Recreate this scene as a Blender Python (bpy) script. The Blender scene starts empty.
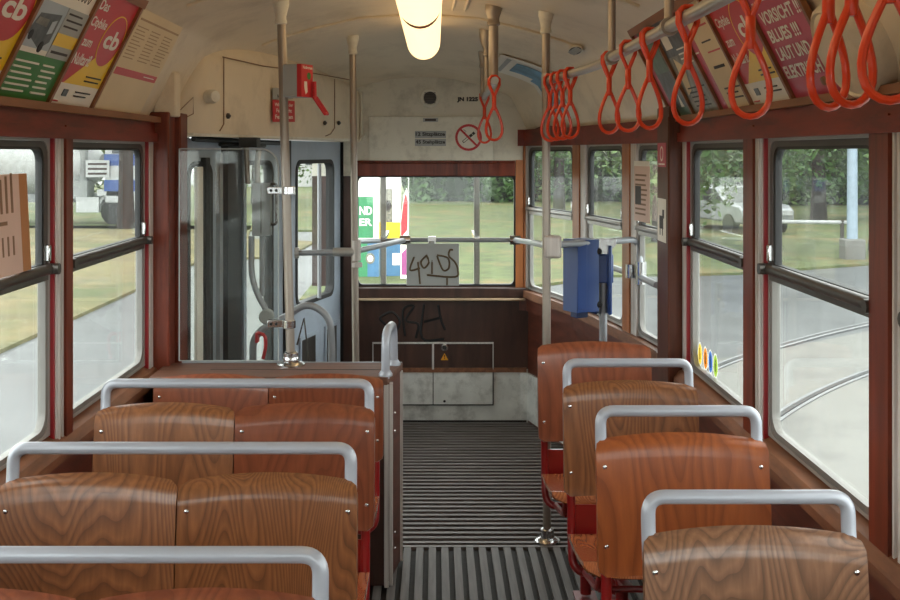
import bpy, bmesh, math, random
from mathutils import Matrix, Vector
random.seed(7)
PI = math.pi
sc = bpy.context.scene
COL = sc.collection
H = 1.62           # eye height above the tram floor
F = 1080.0         # focal length in pixels of a 900 px wide frame
WM = {}            # world matrix of every root

def P(px, py, Y):
    return Vector(((px-435)*Y/F, Y, H-(py-153)*Y/F))

# ------------------------------------------------------------------ materials
def lin(c):
    return tuple(((v/255)/12.92 if v/255 <= .04045 else ((v/255+.055)/1.055)**2.4) for v in c)
MATS = {}
def nodes_of(name):
    m = bpy.data.materials.new(name); m.use_nodes = True
    nt = m.node_tree
    return m, nt, nt.nodes['Principled BSDF']
def pbr(name, col, rough=.5, metal=0, var=.12, scale=6, bump=0, bscale=40, coat=0, dirt=None, dirt_amt=.0, dscale=3, stretch=(1,1,1), rnd=0, spec=.5):
    m, nt, b = nodes_of(name); N = nt.nodes; L = nt.links
    c = lin(col)
    tc = N.new('ShaderNodeTexCoord'); mp = N.new('ShaderNodeMapping'); mp.inputs['Scale'].default_value = stretch
    L.new(tc.outputs['Object'], mp.inputs['Vector'])
    n1 = N.new('ShaderNodeTexNoise'); n1.inputs['Scale'].default_value = scale; n1.inputs['Detail'].default_value = 5
    L.new(mp.outputs[0], n1.inputs['Vector'])
    r = N.new('ShaderNodeValToRGB')
    r.color_ramp.elements[0].position = .3; r.color_ramp.elements[1].position = .7
    r.color_ramp.elements[0].color = tuple(v*(1-var) for v in c)+(1,)
    r.color_ramp.elements[1].color = tuple(min(1, v*(1+var)) for v in c)+(1,)
    L.new(n1.outputs['Fac'], r.inputs['Fac'])
    out = r.outputs['Color']
    if dirt:
        n2 = N.new('ShaderNodeTexNoise'); n2.inputs['Scale'].default_value = dscale; n2.inputs['Detail'].default_value = 8; n2.inputs['Roughness'].default_value = .7
        L.new(mp.outputs[0], n2.inputs['Vector'])
        r2 = N.new('ShaderNodeValToRGB'); r2.color_ramp.elements[0].position = .5; r2.color_ramp.elements[1].position = .72
        L.new(n2.outputs['Fac'], r2.inputs['Fac'])
        mu = N.new('ShaderNodeMath'); mu.operation = 'MULTIPLY'; mu.inputs[1].default_value = dirt_amt
        L.new(r2.outputs['Color'], mu.inputs[0])
        mx = N.new('ShaderNodeMix'); mx.data_type = 'RGBA'
        L.new(mu.outputs[0], mx.inputs['Factor']); L.new(out, mx.inputs['A']); mx.inputs['B'].default_value = lin(dirt)+(1,)
        out = mx.outputs['Result']
    L.new(out, b.inputs['Base Color'])
    b.inputs['Roughness'].default_value = rough; b.inputs['Metallic'].default_value = metal
    b.inputs['Coat Weight'].default_value = coat; b.inputs['Coat Roughness'].default_value = .12
    b.inputs['Specular IOR Level'].default_value = spec
    if bump:
        n3 = N.new('ShaderNodeTexNoise'); n3.inputs['Scale'].default_value = bscale; n3.inputs['Detail'].default_value = 6
        L.new(mp.outputs[0], n3.inputs['Vector'])
        bp = N.new('ShaderNodeBump'); bp.inputs['Strength'].default_value = bump; bp.inputs['Distance'].default_value = .01
        L.new(n3.outputs['Fac'], bp.inputs['Height']); L.new(bp.outputs[0], b.inputs['Normal'])
    MATS[name] = m
    return m
def wood(name, dark, light, stretch=(4, 4, .75), rings=26, rough=.3, coat=.6, fine=.5, rnd=4):
    m, nt, b = nodes_of(name); N = nt.nodes; L = nt.links
    tc = N.new('ShaderNodeTexCoord'); oi = N.new('ShaderNodeObjectInfo')
    ad = N.new('ShaderNodeVectorMath'); ad.operation = 'ADD'
    mr = N.new('ShaderNodeMath'); mr.operation = 'MULTIPLY'; mr.inputs[1].default_value = rnd
    L.new(oi.outputs['Random'], mr.inputs[0]); L.new(tc.outputs['Object'], ad.inputs[0]); L.new(mr.outputs[0], ad.inputs[1])
    mp = N.new('ShaderNodeMapping'); mp.inputs['Scale'].default_value = stretch; L.new(ad.outputs[0], mp.inputs['Vector'])
    n1 = N.new('ShaderNodeTexNoise'); n1.inputs['Scale'].default_value = .8; n1.inputs['Detail'].default_value = 1.8; n1.inputs['Distortion'].default_value = .25
    L.new(mp.outputs[0], n1.inputs['Vector'])
    m1 = N.new('ShaderNodeMath'); m1.operation = 'MULTIPLY'; m1.inputs[1].default_value = rings*2.6; L.new(n1.outputs['Fac'], m1.inputs[0])
    m2 = N.new('ShaderNodeMath'); m2.operation = 'FRACT'; L.new(m1.outputs[0], m2.inputs[0])
    r = N.new('ShaderNodeValToRGB'); E = r.color_ramp.elements
    d = lin(dark); l = lin(light); mid = tuple((x*.45+y*.55) for x, y in zip(d, l))
    E[0].position = 0; E[0].color = tuple(x*.6+y*.4 for x, y in zip(d, mid))+(1,); E[1].position = 1; E[1].color = mid+(1,)
    e = E.new(.25); e.color = mid+(1,); e = E.new(.7); e.color = l+(1,)
    L.new(m2.outputs[0], r.inputs['Fac'])
    mp2 = N.new('ShaderNodeMapping'); mp2.inputs['Scale'].default_value = tuple(s*s*3 for s in stretch); L.new(ad.outputs[0], mp2.inputs['Vector'])
    n2 = N.new('ShaderNodeTexNoise'); n2.inputs['Scale'].default_value = 2.2; n2.inputs['Detail'].default_value = 4
    L.new(mp2.outputs[0], n2.inputs['Vector'])
    mx = N.new('ShaderNodeMix'); mx.data_type = 'RGBA'; mx.blend_type = 'MULTIPLY'; mx.inputs['Factor'].default_value = fine
    r3 = N.new('ShaderNodeValToRGB'); r3.color_ramp.elements[0].position = .3; r3.color_ramp.elements[1].position = .7
    r3.color_ramp.elements[0].color = (.55, .5, .48, 1); r3.color_ramp.elements[1].color = (1.1, 1.1, 1.1, 1)
    L.new(n2.outputs['Fac'], r3.inputs['Fac'])
    L.new(r.outputs['Color'], mx.inputs['A']); L.new(r3.outputs['Color'], mx.inputs['B'])
    L.new(mx.outputs['Result'], b.inputs['Base Color'])
    b.inputs['Roughness'].default_value = rough; b.inputs['Coat Weight'].default_value = coat; b.inputs['Coat Roughness'].default_value = .16
    MATS[name] = m
    return m
def glass(name, haze=.05, tint=(244, 246, 243)):
    m, nt, b = nodes_of(name); N = nt.nodes; L = nt.links
    N.remove(b); out = N['Material Output']
    t = N.new('ShaderNodeBsdfTransparent'); t.inputs['Color'].default_value = lin(tint)+(1,)
    g = N.new('ShaderNodeBsdfGlossy'); g.inputs['Roughness'].default_value = .03
    d = N.new('ShaderNodeBsdfTranslucent'); d.inputs['Color'].default_value = (.8, .82, .83, 1)
    tc = N.new('ShaderNodeTexCoord'); mp = N.new('ShaderNodeMapping'); mp.inputs['Scale'].default_value = (5, 5, 1.2)
    n = N.new('ShaderNodeTexNoise'); n.inputs['Scale'].default_value = 2.5; n.inputs['Detail'].default_value = 6
    L.new(tc.outputs['Object'], mp.inputs[0]); L.new(mp.outputs[0], n.inputs['Vector'])
    r = N.new('ShaderNodeMapRange'); r.inputs['From Min'].default_value = .35; r.inputs['From Max'].default_value = .75
    r.inputs['To Min'].default_value = haze*.3; r.inputs['To Max'].default_value = haze*1.8
    L.new(n.outputs['Fac'], r.inputs['Value'])
    lw = N.new('ShaderNodeLayerWeight'); lw.inputs['Blend'].default_value = .5; pw = N.new('ShaderNodeMath'); pw.operation = 'POWER'; pw.inputs[1].default_value = 5; L.new(lw.outputs['Facing'], pw.inputs[0])
    fr = N.new('ShaderNodeMath'); fr.operation = 'MULTIPLY_ADD'; fr.inputs[1].default_value = .6; fr.inputs[2].default_value = .025; L.new(pw.outputs[0], fr.inputs[0])
    m1 = N.new('ShaderNodeMixShader'); m2 = N.new('ShaderNodeMixShader')
    L.new(r.outputs[0], m1.inputs[0]); L.new(t.outputs[0], m1.inputs[1]); L.new(d.outputs[0], m1.inputs[2])
    L.new(fr.outputs[0], m2.inputs[0]); L.new(m1.outputs[0], m2.inputs[1]); L.new(g.outputs[0], m2.inputs[2])
    L.new(m2.outputs[0], out.inputs['Surface'])
    MATS[name] = m
def emit(name, col, st):
    m, nt, b = nodes_of(name)
    b.inputs['Base Color'].default_value = lin(col)+(1,)
    b.inputs['Emission Color'].default_value = lin(col)+(1,); b.inputs['Emission Strength'].default_value = st
    MATS[name] = m

pbr('cream', (226, 212, 188), .45, var=.05, scale=2, dirt=(128, 108, 84), dirt_amt=.35, dscale=2.6, coat=.15)
pbr('cream_rear', (222, 216, 200), .5, var=.06, scale=3, dirt=(95, 85, 70), dirt_amt=.45, dscale=5)
pbr('plate_white', (230, 226, 212), .45, var=.05, dirt=(110, 98, 80), dirt_amt=.4, dscale=7)
pbr('red_brown', (118, 40, 26), .42, var=.3, scale=3, stretch=(6, 1, 6), coat=.08, spec=.3, dirt=(44, 16, 12), dirt_amt=.85, dscale=2)
pbr('post_brown', (114, 48, 28), .42, var=.35, scale=3, stretch=(7, 7, .8), coat=.08, spec=.3, dirt=(48, 20, 14), dirt_amt=.9, dscale=1.6)
pbr('post_dark', (88, 44, 26), .45, var=.35, scale=3, stretch=(7, 7, .8), coat=.05, spec=.3, dirt=(36, 18, 13), dirt_amt=.7)
pbr('jamb_orange', (160, 96, 50), .4, var=.25, scale=3, stretch=(7, 7, .8), coat=.2)
pbr('sill_wood', (128, 84, 58), .5, var=.3, scale=5, stretch=(6, 1, 6), dirt=(70, 42, 28), dirt_amt=.7)
pbr('apron_wood', (92, 46, 32), .42, var=.3, scale=4, stretch=(8, 1, 8), dirt=(40, 20, 14), dirt_amt=.6)
pbr('ledge_pale', (196, 168, 138), .4, var=.2, scale=6, stretch=(1, 6, 6))
pbr('rear_wood', (66, 42, 34), .38, var=.3, scale=4, stretch=(5, 5, 1), dirt=(34, 22, 18), dirt_amt=.6, coat=.2)
pbr('kick_grey', (212, 213, 208), .55, var=.12, scale=8, dirt=(88, 82, 76), dirt_amt=.6, dscale=6)
pbr('alu', (172, 171, 168), .36, .4, var=.1, scale=3, stretch=(3, 3, .6))
pbr('alu_strip', (200, 194, 190), .42, .15, var=.22, scale=6, stretch=(14, 14, .4))
pbr('sash_grey', (128, 126, 122), .45, .2, var=.1)
pbr('chrome', (205, 205, 205), .18, 1, var=.03)
pbr('grey_paint', (150, 154, 160), .35, .2, var=.05, coat=.3)
pbr('pole_grey', (160, 150, 140), .36, .5, var=.06, coat=.2)
pbr('bar_lilac', (162, 166, 176), .32, .15, var=.04, coat=.4)
pbr('rubber', (34, 35, 36), .6, var=.1)
pbr('dark_frame', (84, 80, 76), .38, .6, var=.15)
pbr('door_grey', (168, 180, 194), .45, var=.06, coat=.1, dirt=(95, 98, 102), dirt_amt=.4)
pbr('rib_dark', (34, 32, 31), .7, var=.3, scale=20)
pbr('rib_wood', (106, 99, 97), .45, var=.25, scale=8, stretch=(.6, 9, 9), dirt=(62, 57, 54), dirt_amt=.6)
pbr('slat_wood', (96, 92, 90), .5, var=.25, scale=8, stretch=(9, .6, 9), dirt=(62, 57, 52), dirt_amt=.6)
pbr('seat_red', (138, 26, 26), .28, var=.12, coat=.5)
pbr('line_red', (150, 22, 30), .4, var=.1)
pbr('strap_red', (226, 66, 24), .3, var=.08, coat=.35)
pbr('blue', (42, 74, 138), .38, var=.07, coat=.3)
pbr('blue_dark', (26, 46, 92), .45, var=.07)
pbr('black', (18, 18, 19), .5, var=.1)
pbr('red_print', (196, 46, 52), .4, var=.04)
pbr('pink_print', (186, 66, 92), .4, var=.05)
pbr('yellow_print', (240, 200, 36), .4, var=.04)
pbr('white_print', (234, 230, 220), .45, var=.03)
pbr('paper', (214, 190, 172), .6, var=.03)
pbr('paper_cream', (222, 204, 170), .6, var=.03)
pbr('green_print', (54, 122, 52), .4, var=.05)
pbr('photo_dark', (72, 76, 80), .4, var=.6, scale=30)
pbr('photo_mid', (120, 116, 104), .4, var=.6, scale=25)
pbr('photo_green', (84, 110, 92), .4, var=.4, scale=12)
pbr('photo_sky', (168, 180, 190), .4, var=.08)
pbr('ink', (52, 46, 44), .6, var=.05)
pbr('ink_brown', (132, 100, 74), .6, var=.05)
pbr('ink_pale', (178, 150, 118), .6, var=.05)
pbr('cardboard', (176, 120, 76), .7, var=.08)
pbr('cardboard_pink', (212, 182, 168), .65, var=.05)
pbr('graffiti_brown', (88, 70, 44), .6, var=.1)
pbr('graffiti_dark', (38, 34, 34), .6, var=.1)
pbr('sign_grey', (168, 172, 172), .5, var=.04)
pbr('warn_yellow', (226, 156, 30), .4, var=.03)
pbr('map_blue', (112, 160, 190), .5, var=.4, scale=9)
pbr('lime', (150, 190, 40), .4, var=.05)
pbr('orange', (236, 140, 30), .4, var=.05)
pbr('screen_blue', (40, 92, 160), .4, var=.05)
pbr('frame_wood', (132, 84, 50), .45, var=.25, scale=4, stretch=(6, 1, 6))
wood('ply_tan', (88, 50, 28), (142, 92, 56))
wood('ply_orange', (112, 54, 26), (152, 82, 40), rings=12, fine=.3)
wood('ply_brown', (80, 54, 38), (134, 96, 70), rings=30)
wood('ply_red', (100, 50, 32), (134, 74, 48), rings=10, fine=.35)
wood('ply_seat', (128, 66, 40), (178, 108, 68), stretch=(5, 1.1, 5), rough=.22)
wood('table_wood', (84, 54, 40), (112, 74, 56), stretch=(.8, 7, 7), rings=6, fine=.6, coat=.0, rough=.55)
glass('glass', .012); glass('glass_clear', .008)
def sticker(name, col, k=.6):
    m, nt, b = nodes_of(name); N = nt.nodes; L = nt.links
    b.inputs['Base Color'].default_value = lin(col)+(1,); b.inputs['Roughness'].default_value = .5
    t = N.new('ShaderNodeBsdfTranslucent'); t.inputs['Color'].default_value = lin(col)+(1,)
    mx = N.new('ShaderNodeMixShader'); mx.inputs[0].default_value = k
    L.new(b.outputs[0], mx.inputs[1]); L.new(t.outputs[0], mx.inputs[2]); L.new(mx.outputs[0], N['Material Output'].inputs['Surface'])
    MATS[name] = m
sticker('film_white', (236, 234, 228)); sticker('film_yellow', (244, 206, 30)); sticker('film_orange', (238, 140, 30)); sticker('film_blue', (52, 110, 190)); sticker('film_lime', (160, 196, 40)); sticker('film_pink', (216, 188, 174), .1)
emit('lamp_glow', (255, 220, 166), 1.25)

# ------------------------------------------------------------------ mesh builder
def frameM(o, right, up):
    r = Vector(right).normalized(); u = Vector(up); u = (u - r*u.dot(r)).normalized(); n = r.cross(u)
    M = Matrix.Identity(4)
    for i in range(3):
        M[i][0] = r[i]; M[i][1] = u[i]; M[i][2] = n[i]; M[i][3] = o[i]
    return M
def fillet(pts, r, n=6):
    pts = [Vector(p) for p in pts]; out = [pts[0]]
    for i in range(1, len(pts)-1):
        a, b, c = pts[i-1], pts[i], pts[i+1]
        rr = r if not isinstance(r, (list, tuple)) else r[i-1]
        d1 = (a-b); d2 = (c-b)
        k = min(rr, d1.length*.49, d2.length*.49)
        p1 = b+d1.normalized()*k; p2 = b+d2.normalized()*k
        for j in range(n+1):
            t = j/n
            out.append(p1*(1-t)**2 + b*2*t*(1-t) + p2*t*t)
    out.append(pts[-1])
    return out
_TXT = {}
def text_mesh(s, bold=0, shear=0):
    k = (s, bold, shear)
    if k in _TXT: return _TXT[k]
    cu = bpy.data.curves.new('t', 'FONT'); cu.body = s; cu.size = 1; cu.offset = bold; cu.shear = shear; cu.resolution_u = 3; cu.space_line = .95
    o = bpy.data.objects.new('t', cu); COL.objects.link(o)
    dg = bpy.context.evaluated_depsgraph_get(); dg.update()
    me = bpy.data.meshes.new_from_object(o.evaluated_get(dg))
    v = [tuple(x.co) for x in me.vertices]; f = [tuple(p.vertices) for p in me.polygons]
    bpy.data.objects.remove(o); bpy.data.curves.remove(cu); bpy.data.meshes.remove(me)
    _TXT[k] = (v, f)
    return v, f
class MB:
    def __init__(s): s.v = []; s.f = []; s.m = []
    def add(s, vs, fs, mat=0, M=None):
        k = len(s.v)
        for p in vs:
            p = Vector(p); s.v.append(M @ p if M is not None else p)
        for f in fs: s.f.append(tuple(i+k for i in f)); s.m.append(mat)
        return s
    def box(s, x0, x1, y0, y1, z0, z1, mat=0, M=None):
        vs = [(x0,y0,z0),(x1,y0,z0),(x1,y1,z0),(x0,y1,z0),(x0,y0,z1),(x1,y0,z1),(x1,y1,z1),(x0,y1,z1)]
        return s.add(vs, [(0,3,2,1),(4,5,6,7),(0,1,5,4),(1,2,6,5),(2,3,7,6),(3,0,4,7)], mat, M)
    def tube(s, pts, r, n=10, mat=0, closed=False, M=None, caps=True):
        pts = [Vector(p) for p in pts]; N = len(pts); vs = []; fs = []; ref = None
        for i, p in enumerate(pts):
            if closed: t = pts[(i+1) % N]-pts[i-1]
            else: t = pts[min(i+1, N-1)]-pts[max(i-1, 0)]
            if t.length < 1e-9: t = Vector((0,0,1))
            t.normalize()
            if ref is None:
                ref = Vector((0,0,1)) if abs(t.z) < .9 else Vector((1,0,0))
            ref = (ref - t*ref.dot(t))
            if ref.length < 1e-6: ref = t.orthogonal()
            ref.normalize(); b = t.cross(ref)
            rr = r[i] if isinstance(r, (list, tuple)) else r
            for j in range(n):
                a = 2*PI*j/n
                vs.append(p + ref*math.cos(a)*rr + b*math.sin(a)*rr)
        for i in range(N if closed else N-1):
            for j in range(n):
                fs.append((i*n+j, i*n+(j+1) % n, ((i+1) % N)*n+(j+1) % n, ((i+1) % N)*n+j))
        if not closed and caps:
            fs.append(tuple(range(n-1, -1, -1))); fs.append(tuple((N-1)*n+j for j in range(n)))
        return s.add(vs, fs, mat, M)
    def lathe(s, prof, o, axis=(0,0,1), n=20, mat=0):
        ax = Vector(axis).normalized(); a = ax.orthogonal().normalized(); b = ax.cross(a); o = Vector(o)
        vs = []; fs = []
        for r, h in prof:
            for j in range(n):
                t = 2*PI*j/n; vs.append(o+ax*h+(a*math.cos(t)+b*math.sin(t))*r)
        for i in range(len(prof)-1):
            for j in range(n): fs.append((i*n+j, i*n+(j+1) % n, (i+1)*n+(j+1) % n, (i+1)*n+j))
        fs.append(tuple(range(n-1, -1, -1))); fs.append(tuple((len(prof)-1)*n+j for j in range(n)))
        return s.add(vs, fs, mat)
    def prism(s, poly, z0, z1, mat=0, M=None):
        n = len(poly)
        vs = [(p[0], p[1], z0) for p in poly]+[(p[0], p[1], z1) for p in poly]
        fs = [tuple(range(n-1, -1, -1)), tuple(range(n, 2*n))]+[(i, (i+1) % n, n+(i+1) % n, n+i) for i in range(n)]
        return s.add(vs, fs, mat, M)
    def ring(s, outer, inner, z0, z1, mat=0, M=None):
        n = len(outer)
        vs = [(p[0],p[1],z0) for p in outer]+[(p[0],p[1],z0) for p in inner]+[(p[0],p[1],z1) for p in outer]+[(p[0],p[1],z1) for p in inner]
        fs = []
        for i in range(n):
            j = (i+1) % n
            fs += [(i, n+i, n+j, j), (2*n+i, 2*n+j, 3*n+j, 3*n+i), (i, j, 2*n+j, 2*n+i), (n+i, 3*n+i, 3*n+j, n+j)]
        return s.add(vs, fs, mat, M)
    def slab(s, fn, nu, nv, th, mat=0, M=None):
        """fn(a,b) -> point; closed sheet of thickness th along its normal"""
        G = [[Vector(fn(i/nu, j/nv)) for j in range(nv+1)] for i in range(nu+1)]
        top = []; bot = []
        for i in range(nu+1):
            for j in range(nv+1):
                du = G[min(i+1, nu)][j]-G[max(i-1, 0)][j]; dv = G[i][min(j+1, nv)]-G[i][max(j-1, 0)]
                nn = du.cross(dv)
                nn = nn.normalized() if nn.length > 1e-12 else Vector((0,0,1))
                top.append(G[i][j]); bot.append(G[i][j]-nn*th)
        k = len(top); w = nv+1; fs = []
        for i in range(nu):
            for j in range(nv):
                a, b, c, d = i*w+j, (i+1)*w+j, (i+1)*w+j+1, i*w+j+1
                fs += [(a, b, c, d), (k+a, k+d, k+c, k+b)]
        for i in range(nu):
            fs += [(i*w, k+i*w, k+(i+1)*w, (i+1)*w), (i*w+nv, (i+1)*w+nv, k+(i+1)*w+nv, k+i*w+nv)]
        for j in range(nv):
            fs += [(j, j+1, k+j+1, k+j), (nu*w+j, k+nu*w+j, k+nu*w+j+1, nu*w+j+1)]
        return s.add(top+bot, fs, mat, M)
    def text(s, t, x0, y0, x1, y1, z, mat, M, bold=.01, shear=0, keep=True):
        v, f = text_mesh(t, bold, shear)
        if not v: return s
        ax = min(p[0] for p in v); bx = max(p[0] for p in v); ay = min(p[1] for p in v); by = max(p[1] for p in v)
        sx = (x1-x0)/(bx-ax); sy = (y1-y0)/(by-ay)
        return s.add([(x0+(p[0]-ax)*sx, y0+(p[1]-ay)*sy, z) for p in v], f, mat, M)
    def build(s, name, mats, parent=None, smooth=True, bevel=0, angle=40):
        if isinstance(mats, str): mats = [mats]
        R = Matrix.Identity(4)
        if parent is not None: R = WM[parent.name]
        else:
            c = sum(s.v, Vector())/len(s.v); R = Matrix.Translation(c)
        Ri = R.inverted()
        me = bpy.data.meshes.new(name)
        me.from_pydata([tuple(Ri @ p) for p in s.v], [], s.f)
        for m in mats: me.materials.append(MATS[m])
        me.polygons.foreach_set('material_index', s.m)
        bm = bmesh.new(); bm.from_mesh(me); bmesh.ops.recalc_face_normals(bm, faces=bm.faces[:]); bm.to_mesh(me); bm.free()
        if smooth:
            me.polygons.foreach_set('use_smooth', [True]*len(me.polygons)); me.set_sharp_from_angle(angle=math.radians(angle))
        me.update()
        o = bpy.data.objects.new(name, me); COL.objects.link(o)
        if parent is not None: o.parent = parent
        else: o.matrix_world = R
        WM[o.name] = R
        if bevel:
            b = o.modifiers.new('edge', 'BEVEL'); b.width = bevel; b.segments = 2; b.limit_method = 'ANGLE'; b.angle_limit = math.radians(50)
        return o
def tag(o, label=None, cat=None, group=None, kind=None):
    if label: o['label'] = label
    if cat: o['category'] = cat
    if group: o['group'] = group
    if kind: o['kind'] = kind
    return o
def thing(name, loc, label, cat, group=None, kind=None):
    o = bpy.data.objects.new(name, None); COL.objects.link(o); o.location = loc; o.empty_display_size = .05
    WM[o.name] = Matrix.Translation(Vector(loc))
    return tag(o, label, cat, group, kind)
def struct(o, label, cat='structure'): return tag(o, label, cat, kind='structure')
def rrect(x0, x1, y0, y1, r, n=6):
    """rounded rectangle; r = (bl, br, tr, tl)"""
    if not isinstance(r, (list, tuple)): r = (r,)*4
    out = []
    for (cx, cy, rr, a0) in ((x0+r[0], y0+r[0], r[0], PI), (x1-r[1], y0+r[1], r[1], 1.5*PI), (x1-r[2], y1-r[2], r[2], 0), (x0+r[3], y1-r[3], r[3], .5*PI)):
        for j in range(n+1):
            a = a0+.5*PI*j/n; out.append((cx+rr*math.cos(a), cy+rr*math.sin(a)))
    return out
def circ(cx, cy, rx, ry=None, n=28):
    ry = ry or rx
    return [(cx+rx*math.cos(2*PI*i/n), cy+ry*math.sin(2*PI*i/n)) for i in range(n)]

# ------------------------------------------------------------------ body shape
XR, XL = .97, -1.12
def interp(tab, y):
    if y <= tab[0][0]: return tab[0][1]
    for (a, va), (b, vb) in zip(tab, tab[1:]):
        if y <= b: return va+(vb-va)*(y-a)/(b-a)
    return tab[-1][1]
RW = [(4.3, XR), (4.6, .945), (5.1, .885), (5.7, .78), (6.3, .635), (6.5, .56)]
LW = [(4.3, XL), (4.45, -1.10), (6.5, -.57)]
def xr(y): return interp(RW, y)
def xl(y): return interp(LW, y)
CK = [(4.9, 1), (5.3, .94), (5.75, .83), (6.5, .62)]
PROF = [(0, .66), (.286, .64), (.524, .585), (.7, .53), (.79, .49), (.84, .455), (.92, .30), (1, .13)]
LC = [(4.3, XL), (4.6, -1.105), (5.1, -1.045), (5.7, -.94), (6.3, -.795), (6.5, -.72)]
def ceil_pt(y, t):
    a, b = interp(LC, y), xr(y); c = (a+b)/2; hw = (b-a)/2
    z = interp(PROF, abs(t)); z = .13+(z-.13)*interp(CK, y)
    return Vector((c+hw*t, y, H+z))

# floor --------------------------------------------------------------
fl = MB()
poly = [(XL, -1.5), (XR, -1.5)]+[(x, y) for y, x in RW]+[(x, y) for y, x in reversed(LW)]
fl.prism(poly, -.06, -.008, 0)
y = 4.475
while y < 6.47:
    fl.box(xl(y)+.01, xr(y)-.01, y, y+.024, -.01, .004, 1); y += .0565
fl.box(XL+.02, XR-.02, 4.43, 4.452, -.01, .004, 1)
x = XL+.03
while x < XR-.03:
    fl.box(x, x+.029, -1.45, 4.415, -.01, .008, 2); x += .0507
floor = struct(fl.build('floor', ['rib_dark', 'rib_wood', 'slat_wood'], smooth=False), 'dark ribbed tram floor, lengthwise slats near and crosswise ribs on rear platform', 'floor')

# ceiling --------------------------------------------------------------
ts = [-1, -.96, -.92, -.88, -.84, -.815, -.79, -.745, -.7, -.6, -.524, -.4, -.286, -.14, 0, .14, .286, .4, .524, .6, .7, .745, .79, .815, .84, .88, .92, .96, 1]
ysr = [-1.5, 0, 1, 2, 3, 4, 4.3, 4.45, 4.6, 4.9, 5.1, 5.3, 5.5, 5.75, 6, 6.25, 6.5]
ce = MB()
ce.slab(lambda a, b: ceil_pt(ysr[round(a*(len(ysr)-1))], ts[round(b*(len(ts)-1))]), len(ysr)-1, len(ts)-1, .03)
if ce.v[len(ce.v)//2].z < ce.v[0].z: pass
for yy in (5.02, 3.72, 2.42):            # thin cover strips across the roof
    pts = [ceil_pt(yy, t)-Vector((0, 0, .004)) for t in ts[7:-7]]
    ce.tube(pts, .007, 6)
for t in (.16, .215):
    ce.tube([ceil_pt(yy, t)-Vector((0, 0, .004)) for yy in (-1.4, 2, 4, 4.85)], .007, 6)
ceiling = struct(ce.build('ceiling', 'cream', angle=50), 'cream painted arched tram ceiling curving down at the sides', 'ceiling')

# side walls --------------------------------------------------------------
ZB, ZT, ZRAIL = .805, 1.662, 1.287
R_OPEN = [(3.28, 4.07), (2.33, 3.12), (1.38, 2.17), (.43, 1.22), (-.52, .27), (-1.42, -.68)]
L_OPEN = [(3.24, 4.14), (2.22, 3.12), (1.2, 2.1), (.18, 1.08), (-.84, .06)]
def side_wall(name, xw, s, opens, label):
    w = MB(); a, b = sorted((xw, xw+s*.024))
    w.box(a, b, -1.5, 4.3, -.1, ZB)
    w.box(a, b, -1.5, 4.3, ZT, 1.80)
    ys = [-1.5]+[v for o in sorted(opens) for v in o]+[4.3]
    for i in range(0, len(ys), 2):
        if ys[i+1]-ys[i] > .01: w.box(a, b, ys[i], ys[i+1], ZB, ZT)
    return w
wr = side_wall('wall_right', XR, 1, R_OPEN, '')
# tapered rear part of the right wall, three windows
def wall_px(px, tab=RW):
    lo, hi = 4.3, 6.5
    for _ in range(50):
        m = (lo+hi)/2; x = interp(tab, m)
        if 435+x*F/m > px: lo = m
        else: hi = m
    return Vector((interp(tab, lo), lo, 0))
TW = [wall_px(p) for p in (529, 576, 588, 626, 639, 664)]
def seg_wall(mb, A, B, z0, z1, th=.024, mat=0):
    d = (B-A); n = Vector((d.y, -d.x, 0)).normalized()
    if n.x < 0: n = -n
    q = [A, B, B+n*th, A+n*th]
    mb.prism([(p.x, p.y) for p in q], z0, z1, mat)
nodes = [Vector((.56, 6.5, 0))]+TW+[Vector((XR, 4.3, 0))]
for i in range(len(nodes)-1):
    A, B = nodes[i], nodes[i+1]
    seg_wall(wr, A, B, -.1, ZB); seg_wall(wr, A, B, ZT, 1.80)
    if i % 2 == 0: seg_wall(wr, A, B, ZB, ZT)
struct(wr.build('wall_right', 'apron_wood', smooth=False), 'right tram side wall of dark wood below the windows', 'wall')
wl = side_wall('wall_left', XL, -1, L_OPEN, '')
wl.prism([(XL, 4.3), (-1.10, 4.45), (-1.09, 4.53), (-1.15, 4.53), (-1.18, 4.3)], -.1, 1.8)
struct(wl.build('wall_left', 'apron_wood', smooth=False), 'left tram side wall of dark wood below the windows', 'wall')

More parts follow.
